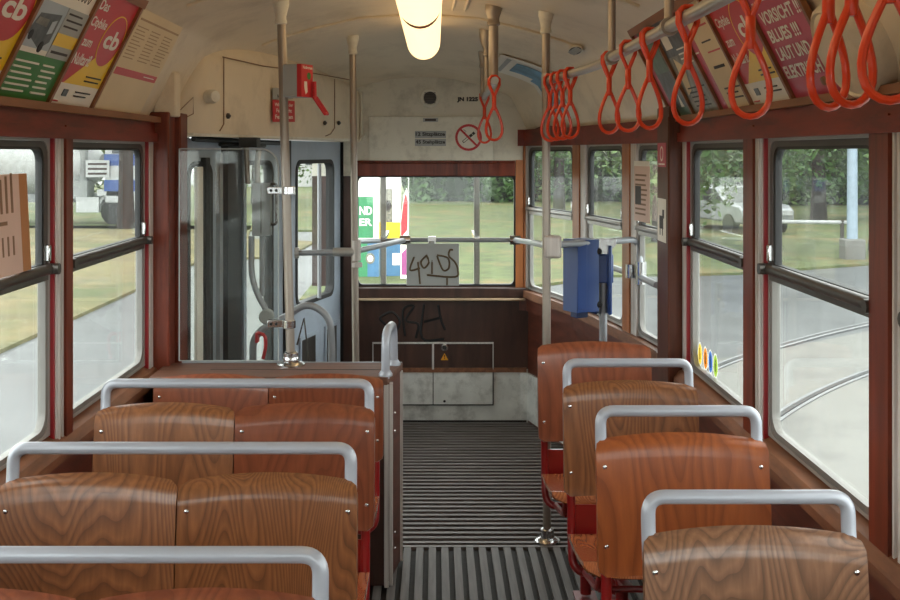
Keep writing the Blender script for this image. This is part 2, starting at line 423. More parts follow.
WN = [0]
def window(A, d, n, w, label, z0=ZB, z1=ZT, zr=ZRAIL, bar=True, br=.0155, bmat='dark_frame'):
    """A: bottom corner on the inner wall plane, d along the wall, n into the car"""
    WN[0] += 1
    M = Matrix.Identity(4)
    for i in range(3):
        M[i][0] = d[i]; M[i][1] = (0, 0, 1)[i]; M[i][2] = n[i]; M[i][3] = A[i]
    M[2][3] = z0
    h = z1-z0; hr = zr-z0
    o = MB()
    o.ring([(0, 0)]*7+[(w, 0)]*7+[(w, h)]*7+[(0, h)]*7, rrect(.012, w-.012, .010, h-.007, .05), -.024, .008, 0, M)
    fr = struct(o.build('window_%d' % WN[0], 'alu'), label, 'window')
    up = MB(); out = rrect(.013, w-.013, hr, h-.008, (.004, .004, .055, .055)); inn = rrect(.042, w-.042, hr+.012, h-.024, (.004, .004, .045, .045))
    up.ring(out, inn, -.018, .006, 0, M); up.build('upper_sash', 'dark_frame', fr)
    rb = MB(); rb.ring(rrect(.040, w-.040, hr+.01, h-.022, (.004, .004, .047, .047)), rrect(.052, w-.052, hr+.016, h-.032, (.004, .004, .04, .04)), -.016, .003, 0, M); rb.build('rubber_seal', 'rubber', fr)
    lo = MB(); lo.ring(rrect(.013, w-.013, .010, hr, (.055, .055, .004, .004)), rrect(.032, w-.032, .026, hr-.008, (.05, .05, .004, .004)), -.016, .006, 0, M); lo.build('lower_sash', 'sash_grey', fr)
    g = MB(); g.box(.046, w-.046, hr+.014, h-.028, -.010, -.006, 0, M); g.build('pane', 'glass', fr)
    g = MB(); g.box(.028, w-.028, .022, hr-.006, -.010, -.006, 0, M); g.build('pane', 'glass', fr)
    if bar:
        b = MB(); b.tube([(.012, hr, .012), (w-.012, hr, .012)], br, 10, 0, M=M); b.box(.03, w-.03, hr-.03, hr-.012, -.01, .014, 0, M)
        for u in (.014, w-.014): b.tube([(u, hr, .0), (u, hr, br*2.6)], br*1.05, 10, 0, M=M)
        b.build('crossbar', bmat, fr)
        for u in (.024, w-.024):
            l = MB(); l.box(u-.009, u+.009, hr+.022, hr+.07, .0, .018, 0, M); l.build('latch', 'chrome', fr, bevel=.003)
    return fr
XN = Vector((-1, 0, 0)); XP = Vector((1, 0, 0)); YD = Vector((0, 1, 0))
RL = ['right side window in front of the dark post, with four oval stickers', 'right side window showing the street corner and lamp post, second from dark post', 'right side window third from dark post', 'right side window fourth from dark post', 'right side window fifth from dark post', 'right side window sixth from dark post']
for (a, b), lb in zip(R_OPEN, RL): window(Vector((XR, a, 0)), YD, XN, b-a, lb)
LL = ['left side window beside the door post, lorry seen through it', 'left side window with cardboard sheet in its upper half', 'left side window third from door post', 'left side window fourth from door post', 'left side window fifth from door post']
for (a, b), lb in zip(L_OPEN, LL): window(Vector((XL, a, 0)), YD, XP, b-a, lb)
for i, lb in ((0, 'narrow rear corner window nearest the back wall'), (2, 'narrow rear corner window behind blue ticket validator'), (4, 'narrow rear corner window half hidden behind the dark post')):
    A, B = TW[i], TW[i+1]; d = (B-A); w = d.length; d.normalize(); n = Vector((-d.y, d.x, 0))
    if n.x > 0: n = -n
    window(A, d, n, w, lb, br=.010, bmat='alu')

# wood posts, strips, beams, sills --------------------------------------------------------------
TN = [0]
def trim(mb, mat, label, bevel=0, smooth=True):
    TN[0] += 1
    return struct(mb.build('trim_%d' % TN[0], mat, smooth=smooth, bevel=bevel), label, 'trim')
def posts(opens, xw, s, side):
    o = sorted(opens)
    gaps = [(o[i][1], o[i+1][0]) for i in range(len(o)-1)]
    for k, (a, b) in enumerate(reversed(gaps)):
        m = MB(); x0, x1 = sorted((xw, xw-s*.035)); m.box(x0, x1, a+.060, b-.002, ZB-.02, ZT+.04, 0)
        x0, x1 = sorted((xw, xw-s*.022)); m.box(x0, x1, a+.011, a+.060, ZB-.02, ZT+.04, 1)
        x2, x3 = sorted((xw-s*.02, xw-s*.029)); m.box(x2, x3, a+.018, a+.028, ZB-.02, ZT+.04, 1); m.box(x2, x3, a+.044, a+.053, ZB-.02, ZT+.04, 1)
        x0, x1 = sorted((xw, xw-s*.018)); m.box(x0, x1, a+.002, a+.011, ZB-.02, ZT+.04, 2)
        trim(m, ['post_brown', 'alu_strip', 'line_red'], '%s window post %s of wood with metal channel and red edge' % (side, ['first', 'second', 'third', 'fourth', 'fifth'][k]+' from the big post'), smooth=False)
posts(R_OPEN, XR, 1, 'right'); posts(L_OPEN, XL, -1, 'left')
# strips beside the last windows and the big posts
for s, xw, yf, side in ((1, XR, 4.07, 'right'), (-1, XL, 4.14, 'left')):
    m = MB()
    x0, x1 = sorted((xw, xw-s*.02)); m.box(x0, x1, yf+.002, yf+.011, ZB-.02, ZT+.04, 1)
    x0, x1 = sorted((xw, xw-s*.024)); m.box(x0, x1, yf+.011, yf+.06, ZB-.02, ZT+.04, 0)
    trim(m, ['alu_strip', 'line_red'], 'metal strip with red edge beside the big %s post' % side, smooth=False)
m = MB(); m.box(.897, 1.0, 4.14, 4.36, -.0, 1.80, 0)
m.box(.893, .90, 4.14, 4.15, .0, 1.76, 0)
trim(m, 'post_dark', 'big dark brown wooden post on the right wall before rear windows', bevel=.006)
m = MB(); m.box(-1.15, -1.035, 4.20, 4.40, 0, 1.78, 0); m.box(-1.1, -1.012, 4.30, 4.42, 0, 1.78, 0)
trim(m, 'post_brown', 'big red brown wooden post left of the door', bevel=.006)
m = MB()
m.box(XR-.03, XR+.01, -1.48, 4.14, ZT+.012, H+.135, 0); m.box(XR-.042, XR+.01, -1.48, 4.14, ZT+.0, ZT+.035, 0); m.box(XR-.05, XR+.01, -1.48, 4.14, H+.12, H+.14, 1)
trim(m, ['red_brown', 'frame_wood'], 'long red brown beam above the right windows', smooth=False)
m = MB()
m.box(XL-.01, XL+.03, -1.48, 4.34, ZT+.012, H+.13, 0); m.box(XL-.01, XL+.042, -1.48, 4.34, ZT, ZT+.035, 0); m.box(XL-.01, XL+.055, -1.48, 4.2, H+.118, H+.14, 1)
trim(m, ['red_brown', 'frame_wood'], 'long red brown beam above the left windows', smooth=False)
m = MB()
NP = [Vector((.525, 6.5, 0))]+TW+[Vector((XR-.03, 4.33, 0))]
for A, B in zip(NP, NP[1:]):
    seg_wall(m, A+Vector((-.03, -.03, 0)), B+Vector((-.03, -.03, 0)), ZT, H+.14, .05)
trim(m, 'red_brown', 'curved red brown beam above the rear corner windows', smooth=False)
for (a, b, lb) in ((TW[1], TW[2], 'wooden post between the two rear corner windows near validator'), (TW[3], TW[4], 'wooden post between rear corner windows beside dark post'), (Vector((.55, 6.52, 0)), TW[0], 'wooden corner post at right of the rear window')):
    m = MB(); c = Vector((-.022, -.022, 0)); mid = a*.45+b*.55
    seg_wall(m, a+c, mid+c, ZB-.02, ZT+.02, .04, 0); seg_wall(m, mid+c*.7, b+c*.7, ZB-.02, ZT+.02, .035, 1)
    trim(m, ['jamb_orange', 'alu_strip'], lb, smooth=False)
def sill(mb, x, s, y0, y1):
    q = [(x, ZB-.005), (x-s*.035, ZB-.02), (x-s*.055, ZB-.045), (x-s*.055, ZB-.07), (x, ZB-.07)]
    k = len(q); vs = [(p[0], y0, p[1]) for p in q]+[(p[0], y1, p[1]) for p in q]
    mb.add(vs, [tuple(range(k)), tuple(range(2*k-1, k-1, -1))]+[(i, (i+1) % k, k+(i+1) % k, k+i) for i in range(k)], 0)
    a, b = sorted((x, x-s*.03)); mb.box(a, b, y0, y1, ZB-.17, ZB-.075, 1)
for s, x, y1, side in ((1, XR, 4.14, 'right'), (-1, XL, 4.2, 'left')):
    m = MB(); sill(m, x, s, -1.48, y1)
    trim(m, ['sill_wood', 'apron_wood'], 'worn wooden sill ledge under the %s windows' % side, smooth=False)
m = MB()
for A, B in zip(NP, NP[1:]):
    c = Vector((-.04, -.03, 0)); seg_wall(m, A+c, B+c, ZB-.05, ZB-.005, .06, 0); seg_wall(m, A+c*.5, B+c*.5, ZB-.13, ZB-.05, .04, 1)
trim(m, ['sill_wood', 'apron_wood'], 'curved worn sill under the rear corner windows', smooth=False)
m = MB()
for A, B in zip(NP, NP[1:]):
    c = Vector((-.012, -.008, 0)); seg_wall(m, A+c, B+c, .02, .30, .02, 0)
struct(m.build('baseboard_right', 'kick_grey', smooth=False), 'grey kick board along the rear right corner', 'baseboard')

# rear wall --------------------------------------------------------------
YB = 6.5; SB = F/YB
def zb(py): return H-(py-153)/SB
def xb(px): return (px-435)/SB
wxl, wxr = xb(356), xb(516); wz0, wz1 = zb(286), zb(176)
rw = MB()
rw.box(-.60, .59, YB, YB+.05, zb(369), wz0, 0)
rw.box(-.60, .59, YB, YB+.05, -.1, zb(369), 1)
rw.box(-.74, wxl, YB, YB+.05, wz0, wz1, 0); rw.box(wxr, .59, YB, YB+.05, wz0, wz1, 0)
arch = [(ceil_pt(YB, t).x, ceil_pt(YB, t).z) for t in ts]
ap = [(.58, wz1), (.58, arch[-1][1])]+[(a, b+.005) for a, b in reversed(arch)]+[(-.74, arch[0][1]), (-.74, wz1)]
M = frameM((0, YB+.05, 0), (1, 0, 0), (0, 0, 1))
rw.prism(ap, 0, .05, 2, M)
struct(rw.build('wall_rear', ['rear_wood', 'kick_grey', 'cream_rear'], smooth=False), 'rear wall, cream above the window and dark wood below', 'wall')
rw = MB(); M = frameM((wxl, YB+.03, wz0), (1, 0, 0), (0, 0, 1)); w, h = wxr-wxl, wz1-wz0
rw.ring([(0, 0)]*7+[(w, 0)]*7+[(w, h)]*7+[(0, h)]*7, rrect(.012, w-.012, .01, h-.008, .03), -.01, .03, 0, M)
bw = struct(rw.build('window_%d' % (WN[0]+1), 'rubber'), 'wide rear window with two grey bars looking out on hedge', 'window')
for p in (383, 477):
    m = MB(); x = xb(p); m.box(x-.017, x+.017, YB+.03, YB+.055, wz0, wz1); m.build('mullion', 'alu_strip', bw)
m = MB(); m.box(.01, w-.01, .008, h-.006, 0, .004, 0, M); m.build('pane', 'glass_clear', bw)
m = MB(); m.box(xb(515.5), xb(523), YB-.02, YB, zb(287), zb(160))
trim(m, 'jamb_orange', 'orange brown wooden jamb right of the rear window')
m = MB(); m.box(xb(357), xb(515), YB-.03, YB+.02, zb(176), zb(163)); m.box(xb(357), xb(515), YB-.018, YB+.02, zb(163), zb(160.5))
trim(m, 'post_brown', 'dark wooden head rail across the top of the rear window', bevel=.004)
m = MB(); m.box(xb(357), .545, YB-.05, YB, zb(297), zb(287), 0); m.box(xb(357), .54, YB-.065, YB, zb(299.5), zb(297), 1)
trim(m, ['rear_wood', 'ledge_pale'], 'worn wooden ledge below the rear window', bevel=.006)
m = MB(); m.box(-.58, .55, YB-.012, YB, zb(372), zb(367.5)); trim(m, 'sill_wood', 'brown edge strip between wood and grey on rear wall')
m = MB(); m.box(-.58, .55, YB-.004, YB, 0, .012); struct(m.build('baseboard_rear', 'rib_dark'), 'dark strip at the foot of the rear wall', 'baseboard')

# hatch in the rear wall
t = thing('wall_hatch', (xb(433), YB, zb(372)), 'flush double access hatch with pale metal edging low in the rear wall', 'hatch')
m = MB(); m.box(xb(374), xb(492.5), YB-.008, YB-.002, zb(371), zb(343)); m.build('upper_panel', 'rear_wood', t)
m = MB(); m.box(xb(374), xb(492.5), YB-.008, YB-.002, zb(404), zb(372)); m.build('lower_panel', 'kick_grey', t)
m = MB(); m.box(xb(372.5), xb(493.5), YB-.013, YB-.002, zb(343.5), zb(342)); m.box(xb(432), xb(434), YB-.013, YB-.002, zb(369), zb(343)); m.box(xb(372.5), xb(373.5), YB-.012, YB-.002, zb(369), zb(342)); m.box(xb(492.6), xb(493.5), YB-.012, YB-.002, zb(369), zb(342))
m.build('edging', 'alu_strip', t)
m = MB(); m.box(xb(373), xb(493.5), YB-.012, YB-.002, zb(405), zb(404)); m.box(xb(432.7), xb(433.5), YB-.012, YB-.002, zb(404), zb(372)); m.box(xb(492.5), xb(493.5), YB-.012, YB-.002, zb(405), zb(372)); m.build('joint', 'rubber', t)
m = MB(); m.lathe([(.013, 0), (.022, .002), (.022, .008), (.013, .009)], (xb(444.5), YB-.008, zb(347)), (0, -1, 0)); lk = m.build('lock', 'chrome', t)
m = MB(); m.lathe([(.012, 0), (.012, .0105)], (xb(444.5), YB-.008, zb(347)), (0, -1, 0)); m.build('keyhole', 'black', lk)
m = MB(); M = frameM((xb(444.5), YB-.009, zb(356.5)), (1, 0, 0), (0, 0, 1)); m.prism([(-.023, -.02), (.023, -.02), (0, .022)], 0, .001, 0, M)
m.prism([(-.002, -.005), (.002, -.005), (.003, .01), (-.003, .01)], .001, .0015, 1, M); m.prism(circ(0, -.011, .003, n=8), .001, .0015, 1, M)
m.build('warning_triangle', ['warn_yellow', 'black'], t)
m = MB(); m.lathe([(.008, 0), (.006, .004)], (xb(444.5), YB-.008, zb(401)), (0, -1, 0)); m.build('latch', 'black', t)

def smooth(pts, n=5):
    P_ = [Vector(p) for p in pts]; out = []
    for i in range(len(P_)-1):
        a, b, c, d = P_[max(i-1, 0)], P_[i], P_[i+1], P_[min(i+2, len(P_)-1)]
        for k in range(n):
            t = k/n; out.append(.5*((2*b)+(c-a)*t+(2*a-5*b+4*c-d)*t*t+(3*b-a-3*c+d)*t**3))
    return out+[P_[-1]]
def scrawl(name, strokes, r, mat, parent, label, cat, fx):
    m = MB()
    for st in strokes: m.tube(smooth([fx(p) for p in st]), r, 5)
    o = m.build(name, mat, parent)
    if parent is None: tag(o, label, cat)
    return o
wood_pts = [[(386, 325), (380, 318), (392, 312), (400, 322), (393, 334), (381, 336)], [(405, 336), (403, 310), (414, 306), (406, 320), (418, 324), (416, 338)], [(424, 304), (422, 338), (444, 339)], [(424, 322), (440, 318)], [(438, 305), (441, 320), (445, 330)]]
scrawl('graffiti_scrawl', wood_pts, .008, 'black', None, 'large faint dark graffiti letters on the wooden rear wall', 'graffiti', lambda p: Vector((xb(p[0]), YB-.0002, zb(p[1]))))

# white plate above the rear window with the signs --------------------------------------------------------------
m = MB(); m.box(xb(369), xb(493), YB-.012, YB, zb(162.5), zb(116.5))
o = m.build('cover_panel', 'plate_white', bevel=.003); tag(o, 'white painted cover panel above the rear window', 'panel')
m = MB(); m.box(xb(423), xb(438), YB-.014, YB-.011, zb(122), zb(118)); m.box(xb(425), xb(436), YB-.0145, YB-.0135, zb(121), zb(119), 1); tag(m.build('builder_plate', ['sign_grey', 'ink']), 'tiny grey metal plate at the top of the white cover panel', 'plate')
M = frameM((xb(415), YB-.0125, zb(146)), (1, 0, 0), (0, 0, 1)); w = 31/SB; h = 15/SB
m = MB(); m.box(0, w, 0, h*.47, 0, .001, 0, M); m.box(0, w, h*.53, h, 0, .001, 0, M)
m.text('12 Sitzplätze', .004, h*.6, w-.006, h*.92, .0016, 1, M, .035); m.text('45 Stehplätze', .004, h*.08, w-.006, h*.4, .0016, 1, M, .03)
tag(m.build('capacity_sign', ['sign_grey', 'ink'], smooth=False), 'small grey two-line sign with seat and standing numbers above rear window', 'sign')
M = frameM((xb(468.5), YB-.0125, zb(137.5)), (1, 0, 0), (0, 0, 1)); R = 13.4/SB
m = MB(); m.prism(circ(0, 0, R), 0, .001, 0, M); m.ring(circ(0, 0, R), circ(0, 0, R*.82), .001, .002, 1, M)
c = math.cos(-PI/4); s_ = math.sin(-PI/4)
Mr = M @ Matrix.Rotation(PI*.22, 4, 'Z'); m.box(-R*.55, R*.35, -.008, .008, .001, .0016, 2, Mr); m.box(-R*.5, R*.1, -.005, .005, .0016, .0018, 0, Mr); m.box(R*.38, R*.58, -.008, .008, .001, .0016, 2, Mr)
m.tube([M @ Vector(p) for p in ((-.02, .012, .0015), (-.03, .025, .0015), (-.015, .035, .0015), (-.03, .048, .0015))], .0015, 5, 2)
m.box(-R*.9, R*.9, -.006, .006, .002, .003, 1, M @ Matrix.Rotation(-PI/4, 4, 'Z'))
tag(m.build('no_smoking_sign', ['white_print', 'red_print', 'ink'], smooth=False), 'round red and white no-smoking sign on the rear wall', 'sign')
M = frameM((xb(457), YB-.001, zb(102.5)), (1, 0, 0), (0, 0, 1)); m = MB(); m.text('JN 1225', 0, 0, 21/SB, 5.5/SB, .0005, 0, M, .06)
tag(m.build('number_lettering', 'ink', smooth=False), 'small black stencilled number on the cream rear wall', 'lettering')
t = thing('wall_speaker', (xb(430), YB, zb(98)), 'round grilled speaker in white ring high on the rear wall', 'speaker')
m = MB(); m.lathe([(.058, 0), (.056, .012), (.046, .018), (.038, .012)], (xb(430), YB, zb(98)), (0, -1, 0), 28); m.build('rim', 'plate_white', t)
m = MB(); m.lathe([(.039, .0), (.038, .013), (.02, .016), (.001, .017)], (xb(430), YB, zb(98)), (0, -1, 0), 28)
for k in range(-3, 4): m.box(xb(430)-.034, xb(430)+.034, YB-.0175, YB-.012, zb(98)+k*.010-.002, zb(98)+k*.010+.002, 1)
m.build('grille', ['dark_frame', 'rubber'], t)

# conduit box at the corner, left of the rear plate
m = MB()
for p in (355.5, 361.5): m.tube([(xb(p), YB-.02, zb(92)), (xb(p), YB-.02, zb(136))], .007, 8)
m.tube(fillet([(xb(355.5), YB-.02, zb(135)), (xb(357), YB-.02, zb(143)), (xb(364), YB-.02, zb(134))], .02), .009, 8)
tag(m.build('conduit', 'cream_rear'), 'pair of thin cream conduits in the rear left corner', 'conduit')

# ------------------------------------------------------------------ seats
def back_fn(w, x0, zb_, zt, crown=.012):
    roll = .05
    def fn(a, b):
        u = a*2-1
        s = b*(zt-zb_)
        hgt = zt-zb_-roll*.75
        if s <= hgt: zz = zb_+s; yy = (zz-.72)*.14
        else:
            q = (s-hgt)/(zt-zb_-hgt); ang = q*1.35
            zz = zb_+hgt+roll*math.sin(ang)*.78; yy = (zb_+hgt-.72)*.14+.006*q+roll*(1-math.cos(ang))*.85
        hw = w/2
        dt = (1-b)*(zt-zb_)
        if dt < .026: hw -= .02*(1-math.sqrt(max(0, 1-((.026-dt)/.026)**2)))
        db = b*(zt-zb_)
        if db < .025: hw -= .02*(1-math.sqrt(max(0, 1-((.025-db)/.025)**2)))
        zz += crown*(1-u*u)*b
        yy -= .016*u*u
        return (x0+u*hw, yy, zz)
    return fn
def pan_fn(w, x0):
    def fn(a, b):
        u = a*2-1; L = .40
        s = b*L
        if s < .34: yy = -.015-s; zz = .418+s*.14-.02*math.sin(PI*s/.42)*(1-.5*u*u)
        else:
            q = (s-.34)/.06*1.3; yy = -.355-.04*math.sin(q); zz = .418+.34*.14-.02*math.sin(PI*.34/.42)*(1-.5*u*u)-.04*(1-math.cos(q))
        hw = w/2
        d = (1-b)*L
        if d < .05: hw -= .045*(1-math.sqrt(max(0, 1-((.05-d)/.05)**2)))
        return (x0+u*hw, yy, zz)
    return fn
def seat(xc, w, Y, panels, mats, label, group, bar=True, top=.877, barz=.945, zb_=.545):
    name = 'tram_bench' if panels == 2 else 'tram_chair'
    t = thing(name, (xc, Y, 0), label, 'seat', group)
    T = Matrix.Translation((xc, Y, 0)); pw = w/panels
    for k in range(panels):
        x0 = -w/2+pw*(k+.5)
        m = MB(); m.slab(back_fn(pw-.003, x0, zb_, top), 20, 26, .013, 0, T)
        b = m.build('backrest', mats[k], t)
        # face toward -Y must be the front
        for u in ((-1, 1) if panels == 1 else ((-1,), (-1, 1))[k]):
            for zz in (top-.06, zb_+.07):
                xx = x0+u*(pw/2-.022); yy = (zz-.72)*.14-.016*.8
                n = MB(); n.lathe([(.0055, -.004), (.0055, .0015), (.003, .003)], (xc+xx, Y+yy, zz), (0, -1, 0), 10); n.build('bolt', 'chrome', t)
        m = MB(); m.slab(pan_fn(pw-.03, x0), 16, 20, -.013, 0, T); m.build('seat_pan', 'ply_seat', t)
    fr = MB(); e = w/2-.028
    fr.tube([T @ v for v in fillet([(-e, .035, top-.09), (-e, .018, .545), (-e, .006, .40), (-e, -.03, .302), (e, -.03, .302), (e, .006, .40), (e, .018, .545), (e, .035, top-.09)], [.05, .03, .06, .06, .03, .05], 8)], .0135, 10)
    for u in (-1, 1):
        fr.tube([T @ v for v in fillet([(u*e*.8, -.03, .305), (u*e*.8, -.30, .36), (u*e*.8, -.345, .42)], .05)], .011, 8)
    fr.tube([T @ Vector(v) for v in ((-e, .014, .36), (e, .014, .36))], .011, 8); fr.tube([T @ Vector(v) for v in ((-e*.8, -.30, .36), (e*.8, -.30, .36))], .010, 8)
    fr.build('frame', 'seat_red', t)
    m = MB(); m.box(-e, e, .012, .018, .39, .502, 0, T); m.build('back_panel', 'seat_red', t)
    lk = .3 if panels == 1 else .55
    for u in (-1, 1):
        m = MB(); m.tube([T @ Vector(v) for v in ((u*e*lk, -.16, .33), (u*e*lk, -.16, .03))], .02, 12); m.box(u*e*lk-.04, u*e*lk+.04, -.21, -.11, .008, .02, 0, T)
        m.add([(u*e*lk-.015, -.30, .35), (u*e*lk+.015, -.30, .35), (u*e*lk+.015, -.03, .295), (u*e*lk-.015, -.03, .295), (u*e*lk-.015, -.30, .365), (u*e*lk+.015, -.30, .365), (u*e*lk+.015, -.03, .31), (u*e*lk-.015, -.03, .31)], [(0,3,2,1),(4,5,6,7),(0,1,5,4),(1,2,6,5),(2,3,7,6),(3,0,4,7)], 0, T); m.build('leg', 'seat_red', t)
    if bar:
        m = MB(); z = barz; h = w/2-.019
        m.tube([T @ v for v in fillet([(-h, .04, top-.05), (-h, .05, top), (-h, .055, z), (h, .055, z), (h, .05, top), (h, .04, top-.05)], [.02, .07, .07, .02], 8)], .0142, 12)
        m.build('grab_bar', 'bar_lilac', t)
    return t
GL, GR = 'double wooden benches on the left', 'single wooden seats on the right'
seat(-.578, .81, 1.76, 2, ['ply_red', 'ply_red'], 'nearest left double bench, only its grab bar and top edge showing at lower left', GL)
seat(-.578, .81, 2.416, 2, ['ply_tan', 'ply_tan'], 'left double bench with swirling tan grain, second from the camera', GL)
seat(-.578, .81, 3.11, 2, ['ply_tan', 'ply_red'], 'left double bench with silver bar directly in front of the barless bench', GL)
seat(-.585, .81, 3.80, 2, ['ply_red', 'ply_red'], 'left double bench without grab bar against the wooden partition', GL, bar=False, top=.822)
seat(.614, .43, 2.065, 1, ['ply_brown'], 'nearest right single seat with brown grain under its silver bar', GR)
seat(.613, .43, 2.667, 1, ['ply_orange'], 'bright orange plywood single seat, second from camera on the right', GR, top=.903, barz=.97, zb_=.585)
seat(.620, .43, 3.42, 1, ['ply_tan'], 'tan plywood single seat, third from camera on the right', GR)
seat(.600, .43, 4.06, 1, ['ply_red'], 'reddish single seat without grab bar in front of blue validator', GR, bar=False, top=.89)

# ------------------------------------------------------------------ partition cabinet
t = thing('partition_cabinet', (-.6, 4.15, 0), 'low wooden partition cabinet with metal end post behind the left benches', 'cabinet')
Zc = .79
m = MB(); m.prism([(-1.05, 4.02), (-.19, 4.02), (-.145, 4.26), (-1.05, 4.26)], .01, Zc-.03); m.build('body', 'rear_wood', t)
m = MB(); m.prism([(-1.06, 4.0), (-.176, 4.0), (-.128, 4.28), (-1.06, 4.28)], Zc-.03, Zc); m.build('worktop', 'table_wood', t, bevel=.004)
m = MB(); m.box(-.188, -.172, 4.0, 4.015, .01, Zc-.03); m.box(-.17, -.158, 4.02, 4.06, .01, Zc-.03); m.box(-.148, -.127, 4.262, 4.275, .01, Zc-.03); m.build('end_post', 'alu_strip', t)
m = MB(); m.prism([(-.182, 4.06), (-.172, 4.06), (-.138, 4.262), (-.15, 4.262)], .01, Zc-.03); m.build('end_panel', 'apron_wood', t)
for zz in (.62, .55, .16, .1):
    m = MB(); m.lathe([(.006, 0), (.004, .004)], (-.155, 4.16, zz), (1, -.16, 0), 8); m.build('bolt', 'chrome', t)
m = MB()
m.tube(fillet([(-.185, 4.02, Zc-.01), (-.183, 4.03, Zc+.165), (-.163, 4.22, Zc+.165), (-.16, 4.23, Zc-.01)], .06, 8), .016, 12)
m.lathe([(.026, 0), (.026, .008), (.018, .02)], (-.184, 4.025, Zc), (0, 0, 1), 16); m.lathe([(.026, 0), (.026, .008), (.018, .02)], (-.161, 4.23, Zc), (0, 0, 1), 16)
m.build('end_handle', 'bar_lilac', t)
m = MB(); m.box(-1.0, -.6, 4.268, 4.278, Zc, Zc+.008); m.box(-.6, -.13, 4.274, 4.279, Zc, Zc+.003); m.build('edge_strip', 'grey_paint', t)
m = MB(); m.box(-.86, -.2, 4.135, 4.139, Zc-.001, Zc+.0012); m.build('joint_line', 'ink', t)

# glass screen on the partition
t = thing('draught_screen', (-.82, 4.25, Zc), 'clear glass draught screen standing on the partition left of the pole', 'screen')
a, b = -1.005, -.617
M = frameM((a, 4.252, Zc+.012), (1, 0, 0), (0, 0, 1)); h = H+.015-Zc-.012
m = MB(); m.prism(rrect(0, b-a, 0, h, (.004, .004, .07, .004)), 0, .006, 0, M); m.build('pane', 'glass_clear', t)
m = MB(); m.ring(rrect(-.003, b-a+.003, 0, h+.003, (.004, .004, .07, .004)), rrect(.001, b-a-.001, .002, h-.001, (.004, .004, .07, .004)), -.0005, .0065, 0, M); m.build('rim', 'sign_grey', t)

# ------------------------------------------------------------------ poles and rails
def dome(m, p, r0, h=.055, big=1):
    m.lathe([(r0*1.75*big, .012), (r0*1.8*big, -.012), (r0*1.55*big, -h*.55), (r0*1.2, -h), (r0*1.2, -h-.014), (r0*1.35, -h-.018), (r0*1.35, -h-.03), (r0, -h-.034)], p, (0, 0, 1), 20)
def czt(y, x):
    a, b = interp(LC, y), xr(y); c = (a+b)/2; return ceil_pt(y, (x-c)/((b-a)/2)).z
def pole(name, base, top, r, label, flange=True, mat='pole_grey'):
    t = thing(name, base, label, 'pole', 'upright grab poles')
    m = MB(); m.tube([base, top], r, 16); m.build('shaft', mat, t)
    m = MB(); dome(m, Vector(top), r); m.build('ceiling_cap', 'plate_white', t)
    if flange:
        m = MB(); m.lathe([(r*3.1, 0), (r*3.1, .005), (r*2.7, .012), (r*1.7, .018), (r*1.6, .05), (r*1.1, .056)], base, (0, 0, 1), 24); m.build('foot_flange', 'chrome', t)
    return t
xr_ = .467; yR = 4.50
pR = pole('grab_pole', (xr_, yR, .004), (.462, yR, czt(yR, .46)), .0175, 'tall grey grab pole on the platform edge right of the aisle')
pL = pole('grab_pole', (-.563, 4.22, Zc), (-.602, 4.22, czt(4.22, -.6)), .0175, 'grey grab pole rising from the partition cabinet beside glass screen')
p2 = pole('grab_pole', (-.39, 5.4, 0), (-.412, 5.4, czt(5.4, -.41)), .0175, 'grey grab pole beside the door, left of the rear window')
m = MB(); m.lathe([(.027, 0), (.027, .02), (.018, .025)], (-.39, 5.4, H-.57), (0, 0, 1), 14); m.lathe([(.023, -.05), (.023, .05)], (-.394, 5.4, H-.487), (0, 0, 1), 14); m.build('clamp_sleeve', 'alu_strip', p2)

# low rails at the back
t = thing('grab_rail', (.15, 5.95, 1.1), 'silver grab rail crossing in front of the rear window', 'rail', 'horizontal grab rails')
ZR = H-.483
m = MB()
A = P(405, 240, 6.02); B = P(515, 240, 6.02); C0 = P(357, 251, 5.4); D0 = P(547, 245.5, yR)
m.tube(fillet([C0, A, A+Vector((.01, 0, 0))], .005), .0145, 12); m.tube([P(357, 241.5, 6.25), P(412, 240, 6.02), B], .013, 12); m.tube([B, P(532, 242.5, 5.3), D0], .0145, 12)
m.build('tube', 'grey_paint', t)
for p in (A, B): m = MB(); m.lathe([(.026, -.03), (.026, .03)], p, (1, 0, 0), 12); m.build('joint', 'chrome', t)
for px, zz in ((383, 240.3), (477, 240)):
    m = MB(); q = P(px, zz, 6.02); m.box(q.x-.014, q.x+.014, q.y-.01, YB+.01, q.z-.006, q.z+.018); m.build('bracket', 'chrome', t)
m = MB(); q = P(432, 240, 6.02); m.box(q.x-.022, q.x+.022, q.y-.018, q.y+.018, q.z-.02, q.z+.02); m.build('clip', 'chrome', t)
# plate with scribble on that rail
Yp = 6.0
t = thing('flap_plate', P(432, 285, Yp), 'grey metal plate with brown scribbled graffiti hanging below the rear rail', 'plate')
q0 = P(406.5, 285.5, Yp); q1 = P(459, 243.5, Yp)
m = MB(); m.box(q0.x, q1.x, Yp-.004, Yp+.004, q0.z, q1.z); m.build('sheet', 'sign_grey', t, bevel=.002)
m = MB(); a = P(429, 250, Yp); m.box(a.x-.0, a.x+.03, Yp-.01, Yp-.003, P(0, 262, Yp).z, P(0, 241, Yp).z); m.build('strap_plate', 'sign_grey', t)
gp = [[(414, 257), (410, 270), (420, 268)], [(418, 262), (420, 284)], [(426, 256), (421, 262), (424, 268), (429, 262), (426, 255)], [(432, 260), (432, 274)], [(427, 275), (455, 277), (458, 270), (455, 262), (449, 256), (450, 250), (453, 250)], [(437, 256), (443, 270), (449, 268), (448, 258), (437, 255)], [(447, 278), (447, 285)]]
mm = MB()
for st in gp: mm.tube(smooth([P(x, y, Yp-.006) for x, y in st]), .0055, 5)
mm.build('scribble', 'graffiti_brown', t)
